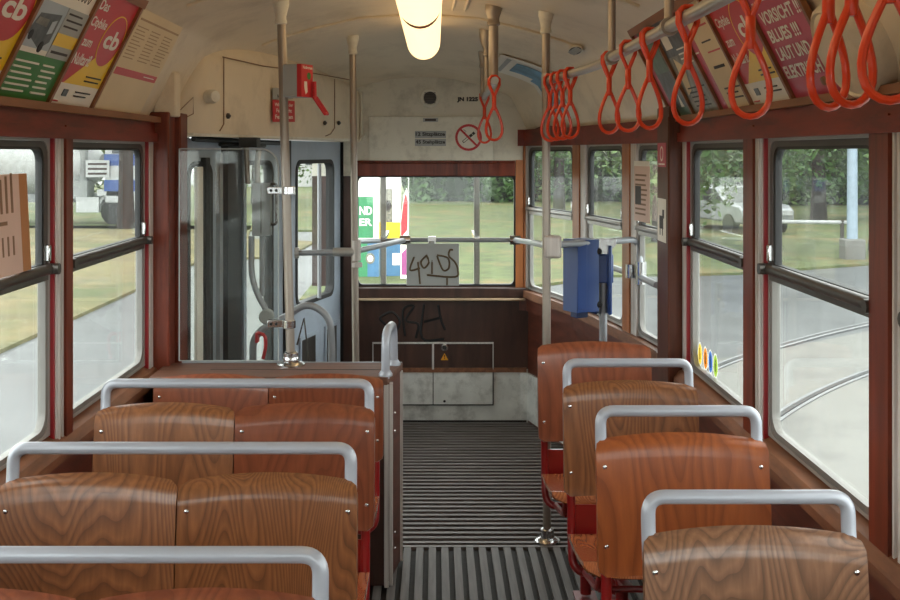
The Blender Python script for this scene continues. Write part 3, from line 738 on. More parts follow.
# rail from the door post to the second pole
t = thing('grab_rail', (-.55, 5.4, 1.1), 'short grey rail between door leaf and the pole by the rear window', 'rail', 'horizontal grab rails')
m = MB(); m.tube([P(296, 253, 5.40), P(352, 252, 5.4)], .0145, 12); m.build('tube', 'grey_paint', t)
m = MB(); m.lathe([(.022, -.06), (.022, .05)], P(345, 252, 5.4), (1, 0, 0), 12); m.build('joint', 'alu', t)
m = MB(); m.lathe([(.028, -.01), (.028, .01)], P(297, 253, 5.40), (1, 0, 0), 12); m.build('joint', 'alu', t)
# clamps on the left pole holding the glass
for py, lb in ((190.5, 'chrome clamp joining pole and glass screen at eye level'), (324, 'chrome clamp joining pole and glass screen just above partition')):
    m = MB(); q = P(289, py, 4.22); m.lathe([(.026, -.016), (.026, .016)], q, (0, 0, 1), 16); m.box(q.x-.085, q.x-.01, q.y+.0, q.y+.028, q.z-.014, q.z+.014)
    m.lathe([(.006, 0), (.006, .005)], (q.x-.05, q.y, q.z), (0, -1, 0), 8, 1); m.lathe([(.006, 0), (.006, .005)], (q.x-.07, q.y, q.z), (0, -1, 0), 8, 1)
    tag(m.build('pole_clamp', ['chrome', 'black'], bevel=.003), lb, 'clamp')
m = MB(); q = Vector((-.563, 4.22, Zc)); m.lathe([(.055, 0), (.055, .006), (.03, .014), (.032, .03), (.02, .05)], q, (0, 0, 1), 18)
m.build('foot_socket', 'chrome', pL)

# validator stand with rails on the right
t = thing('grab_rail', (.75, 4.75, 1.2), 'grey rail from the aisle pole bending down to the corner windows', 'rail', 'horizontal grab rails')
V0 = P(550, 245, yR); V1 = P(603, 242, 4.72); V2 = P(640, 239, 4.86); V3 = P(640, 272, 4.80)
m = MB(); m.tube(fillet([V0, V1, V2, V3], [.02, .07], 8), .0145, 12); m.tube([P(607, 265.5, 5.35), P(640, 277, 4.80), P(657, 285, 4.42)], .0145, 12); m.build('tube', 'grey_paint', t)
m = MB(); q = P(549, 246, yR); m.box(q.x-.022, q.x+.05, yR-.03, yR+.03, q.z-.05, q.z+.045); m.build('pole_clamp', 'alu_strip', t, bevel=.012)
m = MB(); q = P(641, 273, 4.79); m.lathe([(.024, -.05), (.024, .05)], q, (0, 0, 1), 12); m.build('joint', 'chrome', t)
m = MB(); q = P(630, 271, 4.83); m.lathe([(.02, -.03), (.02, .03)], q, (0, 0, 1), 12); m.build('joint', 'chrome', t)
t = thing('ticket_validator', (.735, 4.70, 0), 'dark blue ticket validator box clamped on a grey post behind reddish seat', 'validator')
m = MB(); m.tube([(.735, 4.72, 0), (.735, 4.72, V1.z)], .0175, 14); m.build('post', 'grey_paint', t)
m = MB(); m.lathe([(.05, 0), (.05, .006), (.028, .02)], (.735, 4.72, .004), (0, 0, 1), 16); m.build('foot_flange', 'chrome', t)
m = MB(); q = P(604, 247, 4.70)
m.prism([(-.055, .03), (.055, .03), (.05, 0), (.018, -.04), (-.018, -.04), (-.05, 0)], -.02, .022, 0, frameM((.735, 4.705, V1.z-.012), (1, 0, 0), (0, 0, 1))); m.build('top_bracket', 'chrome', t, bevel=.003)
Mv = Matrix.Translation((.640, 4.68, 0)) @ Matrix.Rotation(.5, 4, 'Z')
m = MB(); m.box(-.062, .055, -.045, .06, 1.62-.685, 1.62-.372, 0, Mv); m.box(-.062, -.012, -.049, -.044, 1.62-.67, 1.62-.38, 0, Mv); m.build('housing', 'blue', t, bevel=.01)
m = MB(); m.box(.055, .075, -.02, .05, 1.62-.70, 1.62-.39, 0, Mv); m.box(-.03, .03, .0, .05, .905, .937, 0, Mv); m.build('back_plate', 'blue_dark', t, bevel=.004)
m = MB(); m.box(.70, .775, 4.685, 4.755, H-.565, H-.44, 0); m.box(.748, .765, 4.66, 4.75, H-.70, H-.40, 0); m.build('clamp_block', 'blue', t, bevel=.006)
for zz in (H-.425, H-.655):
    m = MB(); m.lathe([(.014, 0), (.014, .008), (.007, .012)], (.708, 4.672, zz), (0, -1, 0), 10); m.build('knob', 'black', t)

# overhead rail on the right with hangers
t = thing('overhead_rail', (.59, 2.5, 1.94), 'silver overhead strap rail along the right side', 'rail', 'overhead strap rails')
z0 = H+.318; RX = .59
rail_pts = fillet([(.468, yR, H+.30), (.59, 3.95, z0), (RX, 3.0, z0), (RX, .6, z0)], .12, 8)
m = MB(); m.tube(rail_pts, .0165, 14); m.build('tube', 'alu', t)
for yy in (3.60, 2.72, 1.2):
    m = MB(); zc = czt(yy, RX); m.tube([(RX, yy, z0), (RX, yy, zc)], .0125, 12); m.lathe([(.024, -.014), (.024, .014)], (RX, yy, z0), (0, 1, 0), 14); m.lathe([(.035, .01), (.035, -.01), (.02, -.03)], (RX, yy, zc), (0, 0, 1), 14); m.build('hanger', 'pole_grey', t)
m = MB(); m.lathe([(.023, -.03), (.023, .03)], (.466, yR, H+.30), (0, 0, 1), 14); m.build('joint', 'alu', t)
# centre rail
t = thing('overhead_rail', (.26, 5.2, 1.92), 'short overhead strap rail with three hangers right of the ceiling lamp', 'rail', 'overhead strap rails')
hx = .252
m = MB(); m.tube([(hx, 4.54, H+.305), (hx+.015, 5.9, H+.305)], .0165, 12); m.build('tube', 'alu', t)
for yy, r, big in ((4.65, .021, 1), (5.28, .014, 1.5), (5.74, .013, 1)):
    m = MB(); zc = czt(yy, hx); m.tube([(hx, yy, H+.3), (hx, yy, zc)], r, 12); dome(m, Vector((hx, yy, zc)), r, .05 if big == 1 else .09, big); m.build('hanger', 'pole_grey', t)

# ------------------------------------------------------------------ straps
def strap(p, rot, label, group, L=.25, r=.0062, w=.043):
    """p: centre of the rail where the strap hangs"""
    t = thing('hand_strap', p, label, 'hand strap', group)
    Mx = Matrix.Translation(p) @ Matrix.Rotation(rot, 4, 'Z')
    m = MB()
    # sling: over the rail, two arms joining in the sleeve
    for yy in (-.007, .007):
        pts = [(-.002, yy*.4, -.062), (-.010, yy, -.042), (-.022, yy, -.014), (-.022, yy, .010), (-.01, yy, .023), (.008, yy, .023), (.021, yy, .010), (.022, yy, -.014), (.010, yy, -.042), (.002, yy*.4, -.062)]
        m.tube([Mx @ Vector(q) for q in pts], .0058, 8)
    m.build('sling', 'strap_red', t)
    m = MB(); m.lathe([(.007, -.012), (.0095, -.004), (.0095, .05), (.006, .056)], Mx @ Vector((0, 0, -.112)), (0, 0, 1), 10); m.build('sleeve', 'strap_red', t)
    pts = []
    n = 26; top = -.10; bot = -L
    for i in range(n):
        a = i/n; th = 2*PI*a
        # teardrop: narrow at the top, round at the bottom
        zz = top+(bot-top)*(1-math.cos(th))/2
        xx = w*math.sin(th)*math.sin(th/2)**1.3*1.12
        pts.append(Mx @ Vector((xx, 0, zz)))
    m = MB(); m.tube(pts, r, 9, closed=True); m.build('loop', 'strap_red', t)
    return t
GS = 'red hand straps on the right overhead rail'
names = ['seventh from the camera, beside first hanger', '']
sy = [(3.66, .2, 'red hand strap hanging by the far ceiling hanger, last of the straight right rail'),
      (3.30, -.2, 'red hand strap second from the far hanger on the right rail'),
      (2.97, .25, 'red hand strap third from the far hanger on the right rail'),
      (2.52, .1, 'red hand strap hanging alone before greenish posters on the right rail'),
      (2.02, -.15, 'red hand strap with wide loop hanging before the red citybike poster'),
      (1.62, .4, 'red hand strap in front of the pink concert poster, left of the near three'),
      (1.53, .25, 'red hand strap middle of the near three at upper right'),
      (1.40, -.2, 'red hand strap rightmost and nearest, cut by the photo edge')]
for yy, r, lb in sy: strap((RX, yy, z0), r, lb, GS)
for k, tt in enumerate((.06, .2, .34, .5)):
    p = Vector((.468, yR, H+.30)).lerp(Vector((.59, 3.95, z0)), tt)
    strap(p, .15*k-.2, 'red hand strap in the bunch at the aisle pole, %s from the pole' % ['first', 'second', 'third', 'fourth'][k], GS)
strap((hx, 4.60, H+.305), .1, 'red hand strap nearer of two on the short centre rail', 'red hand straps on the centre rail')
strap((hx+.013, 5.78, H+.305), -.2, 'red hand strap farther of two on the short centre rail', 'red hand straps on the centre rail')

# ------------------------------------------------------------------ ceiling lamps
lampx = -.055
def lamp(y0, y1, label):
    t = thing('ceiling_lamp', (lampx, (y0+y1)/2, H+.6), label, 'lamp', 'ceiling lamps')
    zc = H+.45
    sec = []
    for i in range(15):
        a = PI+PI*i/14; sec.append((.08*math.cos(a), .085*math.sin(a)))
    sec = [(.078, .07)]+[(.08*math.cos(-PI*i/14), -.085*math.sin(PI*i/14)+.02) for i in range(15)]+[(-.078, .07)]
    m = MB(); n = len(sec)
    rows = [(y0, .4), (y0+.01, .8), (y0+.03, .94), (y0+.07, 1), (y1-.07, 1), (y1-.03, .94), (y1-.01, .8), (y1, .4)]
    vs = []
    for yy, k in rows: vs += [(lampx+a*k, yy, zc+.065+b*k) for a, b in sec]
    fs = []
    for i in range(len(rows)-1):
        for j in range(n): fs.append((i*n+j, i*n+(j+1) % n, (i+1)*n+(j+1) % n, (i+1)*n+j))
    fs += [tuple(range(n)), tuple((len(rows)-1)*n+j for j in range(n-1, -1, -1))]
    m.add(vs, fs); m.build('diffuser', 'lamp_glow', t)
    for ye in (y0+.012, y1-.012):
        m = MB(); m.prism([(a*.93, b*.93) for a, b in sec], -.009, .009, 0, frameM((lampx, ye, zc+.0645), (1, 0, 0), (0, 0, 1))); m.build('end_band', 'frame_wood', t)
    m = MB(); m.box(lampx-.06, lampx+.06, y0+.05, y1-.05, zc+.13, H+.66); m.build('housing', 'plate_white', t, bevel=.01)
    m = MB(); m.lathe([(.012, 0), (.012, .02), (.006, .024)], (lampx, y0+.01, zc+.05), (0, -1, 0), 10); m.build('catch', 'chrome', t)
lamp(3.93, 5.28, 'far glowing tubular ceiling lamp over the rear aisle')
lamp(2.55, 3.90, 'nearer glowing tubular ceiling lamp at the top edge of the photo')
lamp(1.17, 2.52, 'tubular ceiling lamp above the camera, third from the rear')
lamp(-.21, 1.14, 'tubular ceiling lamp above the camera, fourth from the rear')

# ------------------------------------------------------------------ posters
def cove(side, y, d):
    """frame on the sloping cove: origin at the lower edge; side -1 left, 1 right"""
    x, a = (XL+.012, 1) if side < 0 else (XR-.012, -1)
    p0 = Vector((x+a*.012, y, H+.142)); up = Vector((a*.160, 0, .318))
    return frameM(p0, (0, 1, 0) if side < 0 else (0, -1, 0), up)
PM = ['white_print', 'red_print', 'yellow_print', 'ink', 'green_print', 'photo_dark', 'pink_print', 'photo_mid', 'photo_green', 'photo_sky', 'paper_cream', 'ink_pale', 'black', 'sign_grey']
IX = {n: i for i, n in enumerate(PM)}
def poster(M, w, h, spec, label, name='poster', group=None, cat='poster'):
    m = MB(); m.box(0, w, 0, h, 0, .002, IX[spec[0]], M)
    z = .0024
    for e in spec[1:]:
        k = e[0]
        if k == 'r': m.box(e[1]*w, e[3]*w, e[2]*h, e[4]*h, .002, z, IX[e[5]], M)
        elif k == 'p': m.prism([(a*w, b*h) for a, b in e[1]], .002, z, IX[e[2]], M)
        elif k == 't': m.text(e[1], e[2]*w, e[3]*h, e[4]*w, e[5]*h, z, IX[e[6]], M, e[7] if len(e) > 7 else .02, e[8] if len(e) > 8 else 0)
        elif k == 'l':
            n = e[5]
            for i in range(n):
                yy = e[2]*h+(e[4]-e[2])*h*(i+.25)/n; x1 = e[3]-(e[3]-e[1])*random.uniform(0, .35)
                m.box(e[1]*w, x1*w, yy, yy+(e[4]-e[2])*h/n*.30, .002, z, IX[e[6]], M)
        elif k == 's':
            n = 17; m.tube(smooth([M @ Vector((w*(e[1]+(e[3]-e[1])*i/n), h*(e[2]+(e[4]-e[2])*(.15+.7*(i % 2)*random.uniform(.5, 1.3))), .002)) for i in range(n+1)], 4), .0016, 4, IX[e[5]])
        elif k == 'o': m.ring(circ(e[1]*w, e[2]*h, e[3], e[4]), circ(e[1]*w, e[2]*h, e[3]-e[5], e[4]-e[5]), .002, z, IX[e[6]], M)
        elif k == 'd': m.prism(circ(e[1]*w, e[2]*h, e[3], e[4]), .002, z, IX[e[5]], M)
        z += .0003
    return tag(m.build(name, PM, smooth=False), label, cat, group)
def bike(mirror):
    el = .72
    return ['red_print', ('r', 0, 0, 1, .19, 'white_print'), ('p', [(.12, .19), (1, .19), (1, .72)], 'yellow_print'),
            ('d', .74, .62, .098, .085, 'red_print'), ('o', .74, .62, .10, .087, .004, 'yellow_print'), ('t', 'cb', .55, .55, .93, .72, 'white_print', .03),
            ('t', 'Das', .08, .84, .30, .93, 'white_print'), ('t', 'Citybike', .06, .67, .44, .78, 'white_print'), ('t', 'zum', .08, .52, .3, .58, 'white_print'), ('t', 'Nulltarif!', .06, .36, .46, .46, 'white_print'),
            ('l', .55, .22, .95, .3, 2, 'ink'), ('r', .2, .08, .3, .14, 'photo_dark'), ('l', .48, .08, .85, .15, 2, 'ink'), ('l', .05, .02, .2, .05, 1, 'red_print')]
GP = 'advert posters on the left cove'
hp = .36
poster(cove(-1, 3.045, 0), .365, hp, bike(0), 'red and yellow citybike poster on left cove, next to the tariff sheet', group=GP)
poster(cove(-1, 2.665, 0), .365, hp, ['white_print', ('r', 0, 0, 1, .36, 'green_print'), ('r', 0, .40, .56, .76, 'photo_sky'), ('p', [(.04, .50), (.36, .40), (.5, .47), (.5, .69), (.12, .66)], 'photo_dark'), ('p', [(.10, .58), (.32, .57), (.32, .63), (.13, .63)], 'photo_mid'), ('p', [(.38, .52), (.46, .54), (.46, .64), (.38, .62)], 'photo_sky'), ('d', .12, .49, .012, .014, 'black'), ('d', .38, .42, .014, .016, 'black'), ('r', .56, .36, 1, .76, 'sign_grey'), ('r', .56, .46, 1, .56, 'yellow_print'),
        ('l', .6, .60, .95, .75, 3, 'ink'), ('l', .6, .38, .95, .45, 1, 'ink'), ('l', .08, .05, .52, .32, 6, 'white_print'), ('l', .6, .05, .92, .32, 6, 'white_print'), ('s', .3, .82, .9, .93, 'ink'), ('p', [(.06, .8), (.16, .8), (.2, .95), (.12, .95)], 'green_print'), ('r', .68, .94, .76, .98, 'red_print')],
       'white and green poster with an old railcar picture between two citybike posters', group=GP)
poster(cove(-1, 2.285, 0), .365, hp, bike(0), 'red and yellow citybike poster at the left edge of the photo', group=GP)
tp = cove(-1, 3.465, 0)
poster(tp, .53, hp, ['paper_cream', ('r', .02, .36, .98, .43, 'red_print'), ('l', .66, .385, .94, .415, 1, 'white_print'), ('l', .04, .52, .30, .86, 10, 'ink_pale'), ('l', .36, .52, .62, .86, 10, 'ink_pale'), ('l', .68, .52, .96, .86, 10, 'ink_pale'), ('r', .03, .90, .97, .92, 'ink_pale')],
       'cream tariff notice with red bar on left cove near the door cover', name='tariff_notice', cat='notice')
GQ = 'advert posters on the right cove'
poster(cove(1, 2.82, 0), .345, hp, ['pink_print', ('r', 0, .82, 1, 1, 'photo_dark'), ('r', .12, .82, .3, .95, 'white_print'), ('r', .45, .88, .6, 1, 'photo_mid'), ('p', [(.74, .86), (.78, .76), (.84, .9), (.8, .82)], 'white_print'), ('l', .06, .74, .62, .78, 1, 'white_print'),
        ('t', 'VORSICHT !!!', .1, .58, .96, .68, 'white_print', .03), ('t', 'BLUES !!!', .1, .44, .74, .54, 'white_print', .03), ('t', 'LAUT UND', .1, .30, .78, .40, 'white_print', .03), ('t', 'ELEKTRISCH !!!', .06, .16, .97, .26, 'white_print', .03)],
       'pink concert poster with big white capitals on the right cove', group=GQ)
poster(cove(1, 3.185, 0), .345, hp, bike(1), 'red and yellow citybike poster on right cove beside pink concert poster', group=GQ)
poster(cove(1, 3.53, 0), .325, hp, ['white_print', ('r', 0, 0, .2, 1, 'pink_print'), ('r', .2, 0, 1, 1, 'paper_cream'), ('l', .4, .76, .85, .88, 2, 'red_print'), ('l', .4, .62, .85, .67, 1, 'ink'), ('l', .45, .52, .9, .57, 1, 'red_print'), ('l', .4, .36, .8, .45, 1, 'ink'), ('l', .4, .08, .95, .22, 3, 'ink'), ('l', .02, .55, .17, .6, 1, 'white_print')],
       'pale poster with pink side stripe on right cove, third from pink concert poster', group=GQ)
poster(cove(1, 3.91, 0), .355, hp, ['photo_mid', ('r', 0, .62, 1, 1, 'photo_dark'), ('r', .1, .7, .4, .9, 'white_print'), ('p', [(.1, .2), (.3, .25), (.45, .5), (.2, .6)], 'paper_cream'), ('l', .2, .06, .9, .3, 5, 'ink'), ('l', .5, .5, .95, .7, 4, 'white_print')],
       'grey brown picture poster on right cove between pale and green posters', group=GQ)
poster(cove(1, 4.255, 0), .325, hp, ['photo_green', ('r', 0, 0, .16, 1, 'pink_print'), ('r', .2, .1, .9, .5, 'photo_dark'), ('r', .25, .55, .85, .9, 'photo_green'), ('p', [(.6, .1), (.75, .1), (.7, .25)], 'white_print')],
       'greenish poster at far end of the right poster row', group=GQ)
# poster holder strips of wood
for side, ys_, y0, y1, lb in ((-1, [2.28, 2.657, 3.037, 3.418], 1.6, 3.43, 'left'), (1, [2.465, 2.83, 3.195, 3.542, 3.92, 4.266], 2.46, 4.27, 'right')):
    m = MB()
    M = cove(side, 0, 0)
    f = 1 if side < 0 else -1
    for yy in ys_: m.box(f*yy-.008, f*yy+.008, -.01, hp+.012, -.002, .012, 0, M)
    a, b = sorted((f*y0, f*y1)); m.box(a-.01, b+.01, hp-.002, hp+.03, -.004, .012, 0, M)
    trim(m, 'frame_wood', 'thin wooden poster holder strips on the %s cove' % lb, smooth=False)

# loudspeaker housing at the upper right
t = thing('cove_speaker', (.9, 2.28, 1.82), 'round cream housing on right cove after the pink concert poster', 'speaker')
M = cove(1, 2.30, 0); c = M @ Vector((0, .10, 0)); ax = (M.to_3x3() @ Vector((0, 0, 1)))
m = MB(); m.lathe([(.115, -.02), (.115, .025), (.108, .045), (.10, .05), (.095, .045), (.07, .06), (.001, .062)], c, ax, 28); m.build('housing', 'cream', t)
m = MB(); m.lathe([(.01, 0), (.01, .008), (.004, .009)], c+ax*.045+Vector((0, .08, -.05)), ax, 10); m.build('screw', 'ink_brown', t)

# map and vent on the rear right ceiling
def patch(y0, t0, y1, t1, nu=10, nv=6, off=.006):
    return lambda a, b: ceil_pt(y0+(y1-y0)*a, t0+(t1-t0)*b)-Vector((.004, .002, off))
m = MB()
def mapfn(a, b):
    y = 5.66+(6.04-5.66)*a; tt = .5+(.965-.5)*b
    return ceil_pt(y, tt)-Vector((.008, .003, .008))
m.slab(mapfn, 12, 10, .002, 0)
for (a0, b0, a1, b1, mi) in ((.2, .25, .7, .7, 1), (.35, .6, .85, .95, 1), (.1, .1, .9, .16, 2), (.12, .75, .28, .9, 2)):
    m.slab(lambda a, b: Vector(mapfn(a0+(a1-a0)*a, b0+(b1-b0)*b))-Vector((.002, .0, .0035)), 6, 6, .001, mi)
tag(m.build('route_map', ['white_print', 'map_blue', 'sign_grey']), 'white and blue route map stuck on the curved rear right ceiling', 'map')

# vent grille
t = thing('ceiling_vent', ceil_pt(5.05, .75), 'small oval vent grille in the ceiling above rear right windows', 'vent')
cc = ceil_pt(5.05, .765); e1 = (ceil_pt(5.2, .765)-ceil_pt(4.9, .765)).normalized(); e2 = (ceil_pt(5.05, .73)-ceil_pt(5.05, .80)).normalized()
M = frameM(cc-Vector((.006, 0, .012)), -e1, e2)
m = MB(); m.prism(circ(0, 0, .10, .028), -.004, .003, 0, M); m.build('rim', 'cream_rear', t)
m = MB(); m.prism(circ(0, 0, .094, .023), .003, .0045, 0, M)
m.build('recess', 'black', t)
m = MB()
for k in range(-4, 5): m.box(k*.019-.006, k*.019+.006, -.017, .017, .0045, .006, 0, M)
m.build('slats', 'sign_grey', t)

# ------------------------------------------------------------------ door
DA, DB = Vector((-1.09, 4.50, 0)), Vector((-.57, 6.5, 0))
dd = (DB-DA).normalized(); dn = Vector((dd.y, -dd.x, 0))
if dn.x < 0: dn = -dn
def door_px(px):
    lo, hi = 0, (DB-DA).length
    for _ in range(50):
        mdl = (lo+hi)/2; q = DA+dd*mdl
        if 435+q.x*F/q.y < px: lo = mdl
        else: hi = mdl
    return lo
ZD = 1.685
def leaf(p0, p1, w0, w1, zl, name, label, recess=False):
    a, b = door_px(p0), door_px(p1); c, d = door_px(w0), door_px(w1)
    M = Matrix.Identity(4)
    for i in range(3): M[i][0] = dd[i]; M[i][1] = (0, 0, 1)[i]; M[i][2] = dn[i]; M[i][3] = DA[i]
    m = MB()
    out = [(a, .01)]*7+[(b, .01)]*7+[(b, ZD)]*7+[(a, ZD)]*7
    inn = rrect(c, d, zl, 1.575, .06)
    m.ring(out, inn, -.035, 0, 0, M)
    if recess:
        for (q0, q1) in ((300, 315), (325, 336)):
            u0, u1 = door_px(q0), door_px(q1); m.box(u0, u1, .1, .60, 0, .004, 1, M); m.box(u0-.02, u0, .08, .62, 0, .012, 0, M); m.box(u0, u1, .60, .62, 0, .012, 0, M)
    o = struct(m.build(name, ['door_grey', 'dark_frame'], smooth=False), label, 'door')
    m = MB(); m.ring(rrect(c-.008, d+.008, zl-.008, 1.583, .065), rrect(c+.014, d-.014, zl+.014, 1.561, .05), -.04, .006, 0, M); m.build('rubber_seal', 'rubber', o)
    m = MB(); m.box(c, d, zl, 1.57, -.02, -.016, 0, M); m.build('pane', 'glass_clear', o)
    return o, M, a, b
o, MD, a, b = leaf(286, 341, 296, 333, .79, 'door_1', 'grey door leaf with tall rounded window beside the rear wall', True)
m = MB(); u = door_px(316); m.tube([MD @ Vector((u, .80, .02)), MD @ Vector((u, 1.56, .02))], .011, 8); m.build('window_bar', 'grey_paint', o)
m = MB(); u0 = door_px(342); u1 = (DB-DA).length; m.box(u0, u1, .01, ZD, -.05, .02, 0, MD); m.build('edge_seal', 'rubber', o)
o2, _, _, _ = leaf(237, 284.5, 242, 272, .25, 'door_2', 'grey folding door leaf behind the control box')
m = MB(); u = door_px(284.5); m.box(u-.02, u+.02, .01, ZD, -.03, .03, 0, MD); m.build('edge_seal', 'rubber', o2)
m = MB(); u = door_px(239); m.box(u-.012, u+.02, .01, ZD, 0, .03, 0, MD); m.build('fold_edge', 'door_grey', o2)
o3, _, _, _ = leaf(186, 221, 188, 211, .25, 'door_3', 'grey folding door leaf behind the glass next to brown post')
m = MB(); u0, u1 = door_px(222), door_px(236); m.box(u0, u1, .01, ZD, -.03, .03, 0, MD); m.build('brush_seal', 'rubber', o3)
m = MB(); u0, u1 = door_px(193), door_px(199); m.box(u0, u1, .02, 1.56, .006, .02, 0, MD); m.build('window_bar', 'white_print', o3)  # white strip painted for the daylight showing through the door gap
m = MB(); u0, u1 = door_px(200), door_px(204); m.box(u0, u1, .02, 1.60, .004, .03, 0, MD); m.build('window_seal', 'rubber', o3)
m = MB(); u0, u1 = door_px(216), door_px(219); m.box(u0, u1, .02, 1.62, .0, .02, 0, MD); m.build('fold_edge', 'grey_paint', o3)

# header cover above the door
t = thing('door_gear_cover', (-.9, 5, 1.7), 'big cream sheet metal cover over the door mechanism', 'cover')
foot = [(-1.06, 4.47), (-1.03, 4.455), (-.99, 4.455), (-.965, 4.47), (-.95, 4.50)]
CA = Vector((-.95, 4.50, 0)); CB = Vector((-.45, 6.495, 0))
zl_ = H+.082
def cov(a, b):
    # a along the front, b from the bottom edge to the ceiling
    if a < .35:
        q = a/.35; ang = q*PI/2
        x = -.985-.125*math.cos(ang)+.035*math.sin(ang)*q; y = 4.62-.14*math.sin(ang*1.0)-0
        x = -1.115+.165*math.sin(ang); y = 4.46+.10*(1-math.cos(ang)); 
        p = Vector((x, y, 0))
    else:
        q = (a-.35)/.65; p = Vector((-.95, 4.56, 0)).lerp(CB, q)
    tz = czt(min(p.y, 6.49), p.x)+.012
    z = zl_+(tz-zl_)*b
    inset = .05*max(0, (b-.72)/.28)**2
    return (p.x-inset*.9, p.y+inset*.3, z)
m = MB(); m.slab(cov, 40, 12, .012); m.build('front_sheet', 'cream', t, angle=60)
m = MB(); m.prism([(-1.13, 4.47), (-1.0, 4.475), (-.955, 4.57), (-.45, 6.49), (-.76, 6.49), (-.97, 5.7), (-1.08, 5.1), (-1.14, 4.6)], zl_-.012, zl_+.002); m.build('bottom_lip', 'plate_white', t)
def cpt(px, py, off=.004):
    # point on the cover front under a pixel
    A = Vector((-.95, 4.56, 0)); lo, hi = 0, 1
    for _ in range(40):
        md = (lo+hi)/2; q = A.lerp(CB, md)
        if 435+q.x*F/q.y < px: lo = md
        else: hi = md
    q = A.lerp(CB, lo); d = (CB-A).normalized(); n = Vector((d.y, -d.x, 0))
    return Vector((q.x, q.y, H-(py-153)*q.y/F))+n*off
m = MB(); m.tube([cpt(222, 57), cpt(262, 66), cpt(300, 71), cpt(350, 80)], .003, 5); m.tube([cpt(223, 57), cpt(223, 124), cpt(219, 131)], .0025, 5); m.tube([cpt(334, 79), cpt(334, 128), cpt(330, 134), cpt(325, 136)], .0025, 5)
m.build('seam', 'ink_brown', t)
for px, py in ((323, 123), (337, 123), (226, 116)):
    m = MB(); q = cpt(px, py); m.lathe([(.009, 0), (.009, .012), (.005, .018)], q, (.96, -.25, 0), 10); m.box(q.x-.0, q.x+.012, q.y-.004, q.y+.004, q.z-.012, q.z+.012); m.build('turn_latch', 'dark_frame', t)
m = MB(); q = Vector(cov(.30, .45)); m.lathe([(.028, -.01), (.03, .03), (.024, .05), (.001, .052)], q+Vector((.0, -.0, -.01)), (.75, -.6, 0), 18); m.build('cap', 'plate_white', t)
m = MB()
q = [Vector(cov(a, b))+Vector((.004, -.006, 0)) for a, b in ((.08, .3), (.16, .3), (.16, .55), (.08, .55))]
m.tube(q, .002, 4, closed=True); m.build('flap_outline', 'ink_brown', t)
def cover_sign(px0, px1, py0, py1, mats, texts, label, name='sticker'):
    A = cpt(px0, py1, .014); B = cpt(px1, py1, .014); C = cpt(px0, py0, .014)
    M = frameM(A, B-A, (0, 0, 1)); w = (B-A).length; h = C.z-A.z
    m = MB(); m.box(0, w, 0, h, 0, .0015, 0, M)
    for (s_, x0, y0, x1, y1) in texts: m.text(s_, x0*w, y0*h, x1*w, y1*h, .002, 1, M, .02)
    return tag(m.build(name, mats, smooth=False), label, 'sticker')
cover_sign(270, 292, 100, 122, ['red_print', 'white_print'], [('Während der', .08, .72, .92, .88), ('Fahrt nicht', .15, .44, .85, .62), ('Festhalten', .1, .14, .9, .34)], 'red sticker with white lettering on door cover behind pole')
cover_sign(270, 290, 88, 99, ['sign_grey', 'ink'], [('Bitte', .3, .55, .7, .85), ('festhalten', .2, .12, .85, .42)], 'small grey sticker on door cover above red sticker')
m = MB(); m.box(-1.10, -1.012, 4.22, 4.30, H+.142, H+.32); tag(m.build('wall_box', 'cream', bevel=.008), 'slim upright cream box above the left brown post', 'box')
# door drive rods in the dark gap under the cover
m = MB(); q0 = DA+dn*.04
m.tube([q0+dd*.1+Vector((0, 0, 1.68)), q0+dd*1.1+Vector((0, 0, 1.67))], .012, 8); m.tube([q0+dd*.35+Vector((0, 0, 1.66)), q0+dd*.5+dn*.08+Vector((0, 0, 1.66)), q0+dd*.8+dn*.02+Vector((0, 0, 1.655))], .01, 8); m.box(-.88, -.80, 4.85, 4.95, 1.645, 1.69)
tag(m.build('door_linkage', 'black'), 'dark door drive linkage under the cream cover', 'linkage')

# door control box with its tubes
Yc = 4.95
t = thing('door_control_box', P(262, 236, Yc), 'grey door control box on a bent grey tube behind the glass screen', 'control box')
q0 = P(252, 236, Yc); q1 = P(270, 183, Yc)
m = MB(); m.box(q0.x, q1.x, Yc-.0, Yc+.06, q0.z, q1.z); m.box((q0.x+q1.x)/2-.002, (q0.x+q1.x)/2+.002, Yc-.002, Yc, q0.z+.01, q1.z-.01, 1); m.build('case', ['grey_paint', 'dark_frame'], t, bevel=.005)
m = MB(); r = rrect(P(269, 0, Yc).x, P(275.5, 0, Yc).x, P(0, 225, Yc).z, P(0, 184, Yc).z, .013); M = frameM((0, Yc+.03, 0), (1, 0, 0), (0, 0, 1))
m.tube([M @ Vector((a, b, 0)) for a, b in r], .006, 8, closed=True); m.build('side_handle', 'dark_frame', t)
m = MB(); m.tube(fillet([P(258, 184, Yc+.03), P(257, 165, Yc+.03), P(259, 150, Yc+.03)], .03), .013, 10); m.tube([P(248, 184, Yc+.04), P(246, 145, Yc+.04)], .012, 10); m.build('upper_tube', 'pole_grey', t)
m = MB(); m.tube(fillet([P(251.5, 236, Yc+.03), P(251.5, 283, Yc+.03), P(268, 314, Yc+.03)], .08), .014, 10); m.tube([P(262, 236, Yc+.04), P(262, 296, Yc+.04)], .012, 10); m.build('lower_tube', 'grey_paint', t)
m = MB(); m.lathe([(.034, -.01), (.034, .03), (.028, .036)], P(267, 316, Yc+.02), (0, -1, 0), 18); m.build('joint_disc', 'sign_grey', t)
t = thing('step_handrail', P(290, 362, Yc), 'curved grey handrail hoop at the door step behind the partition', 'handrail')
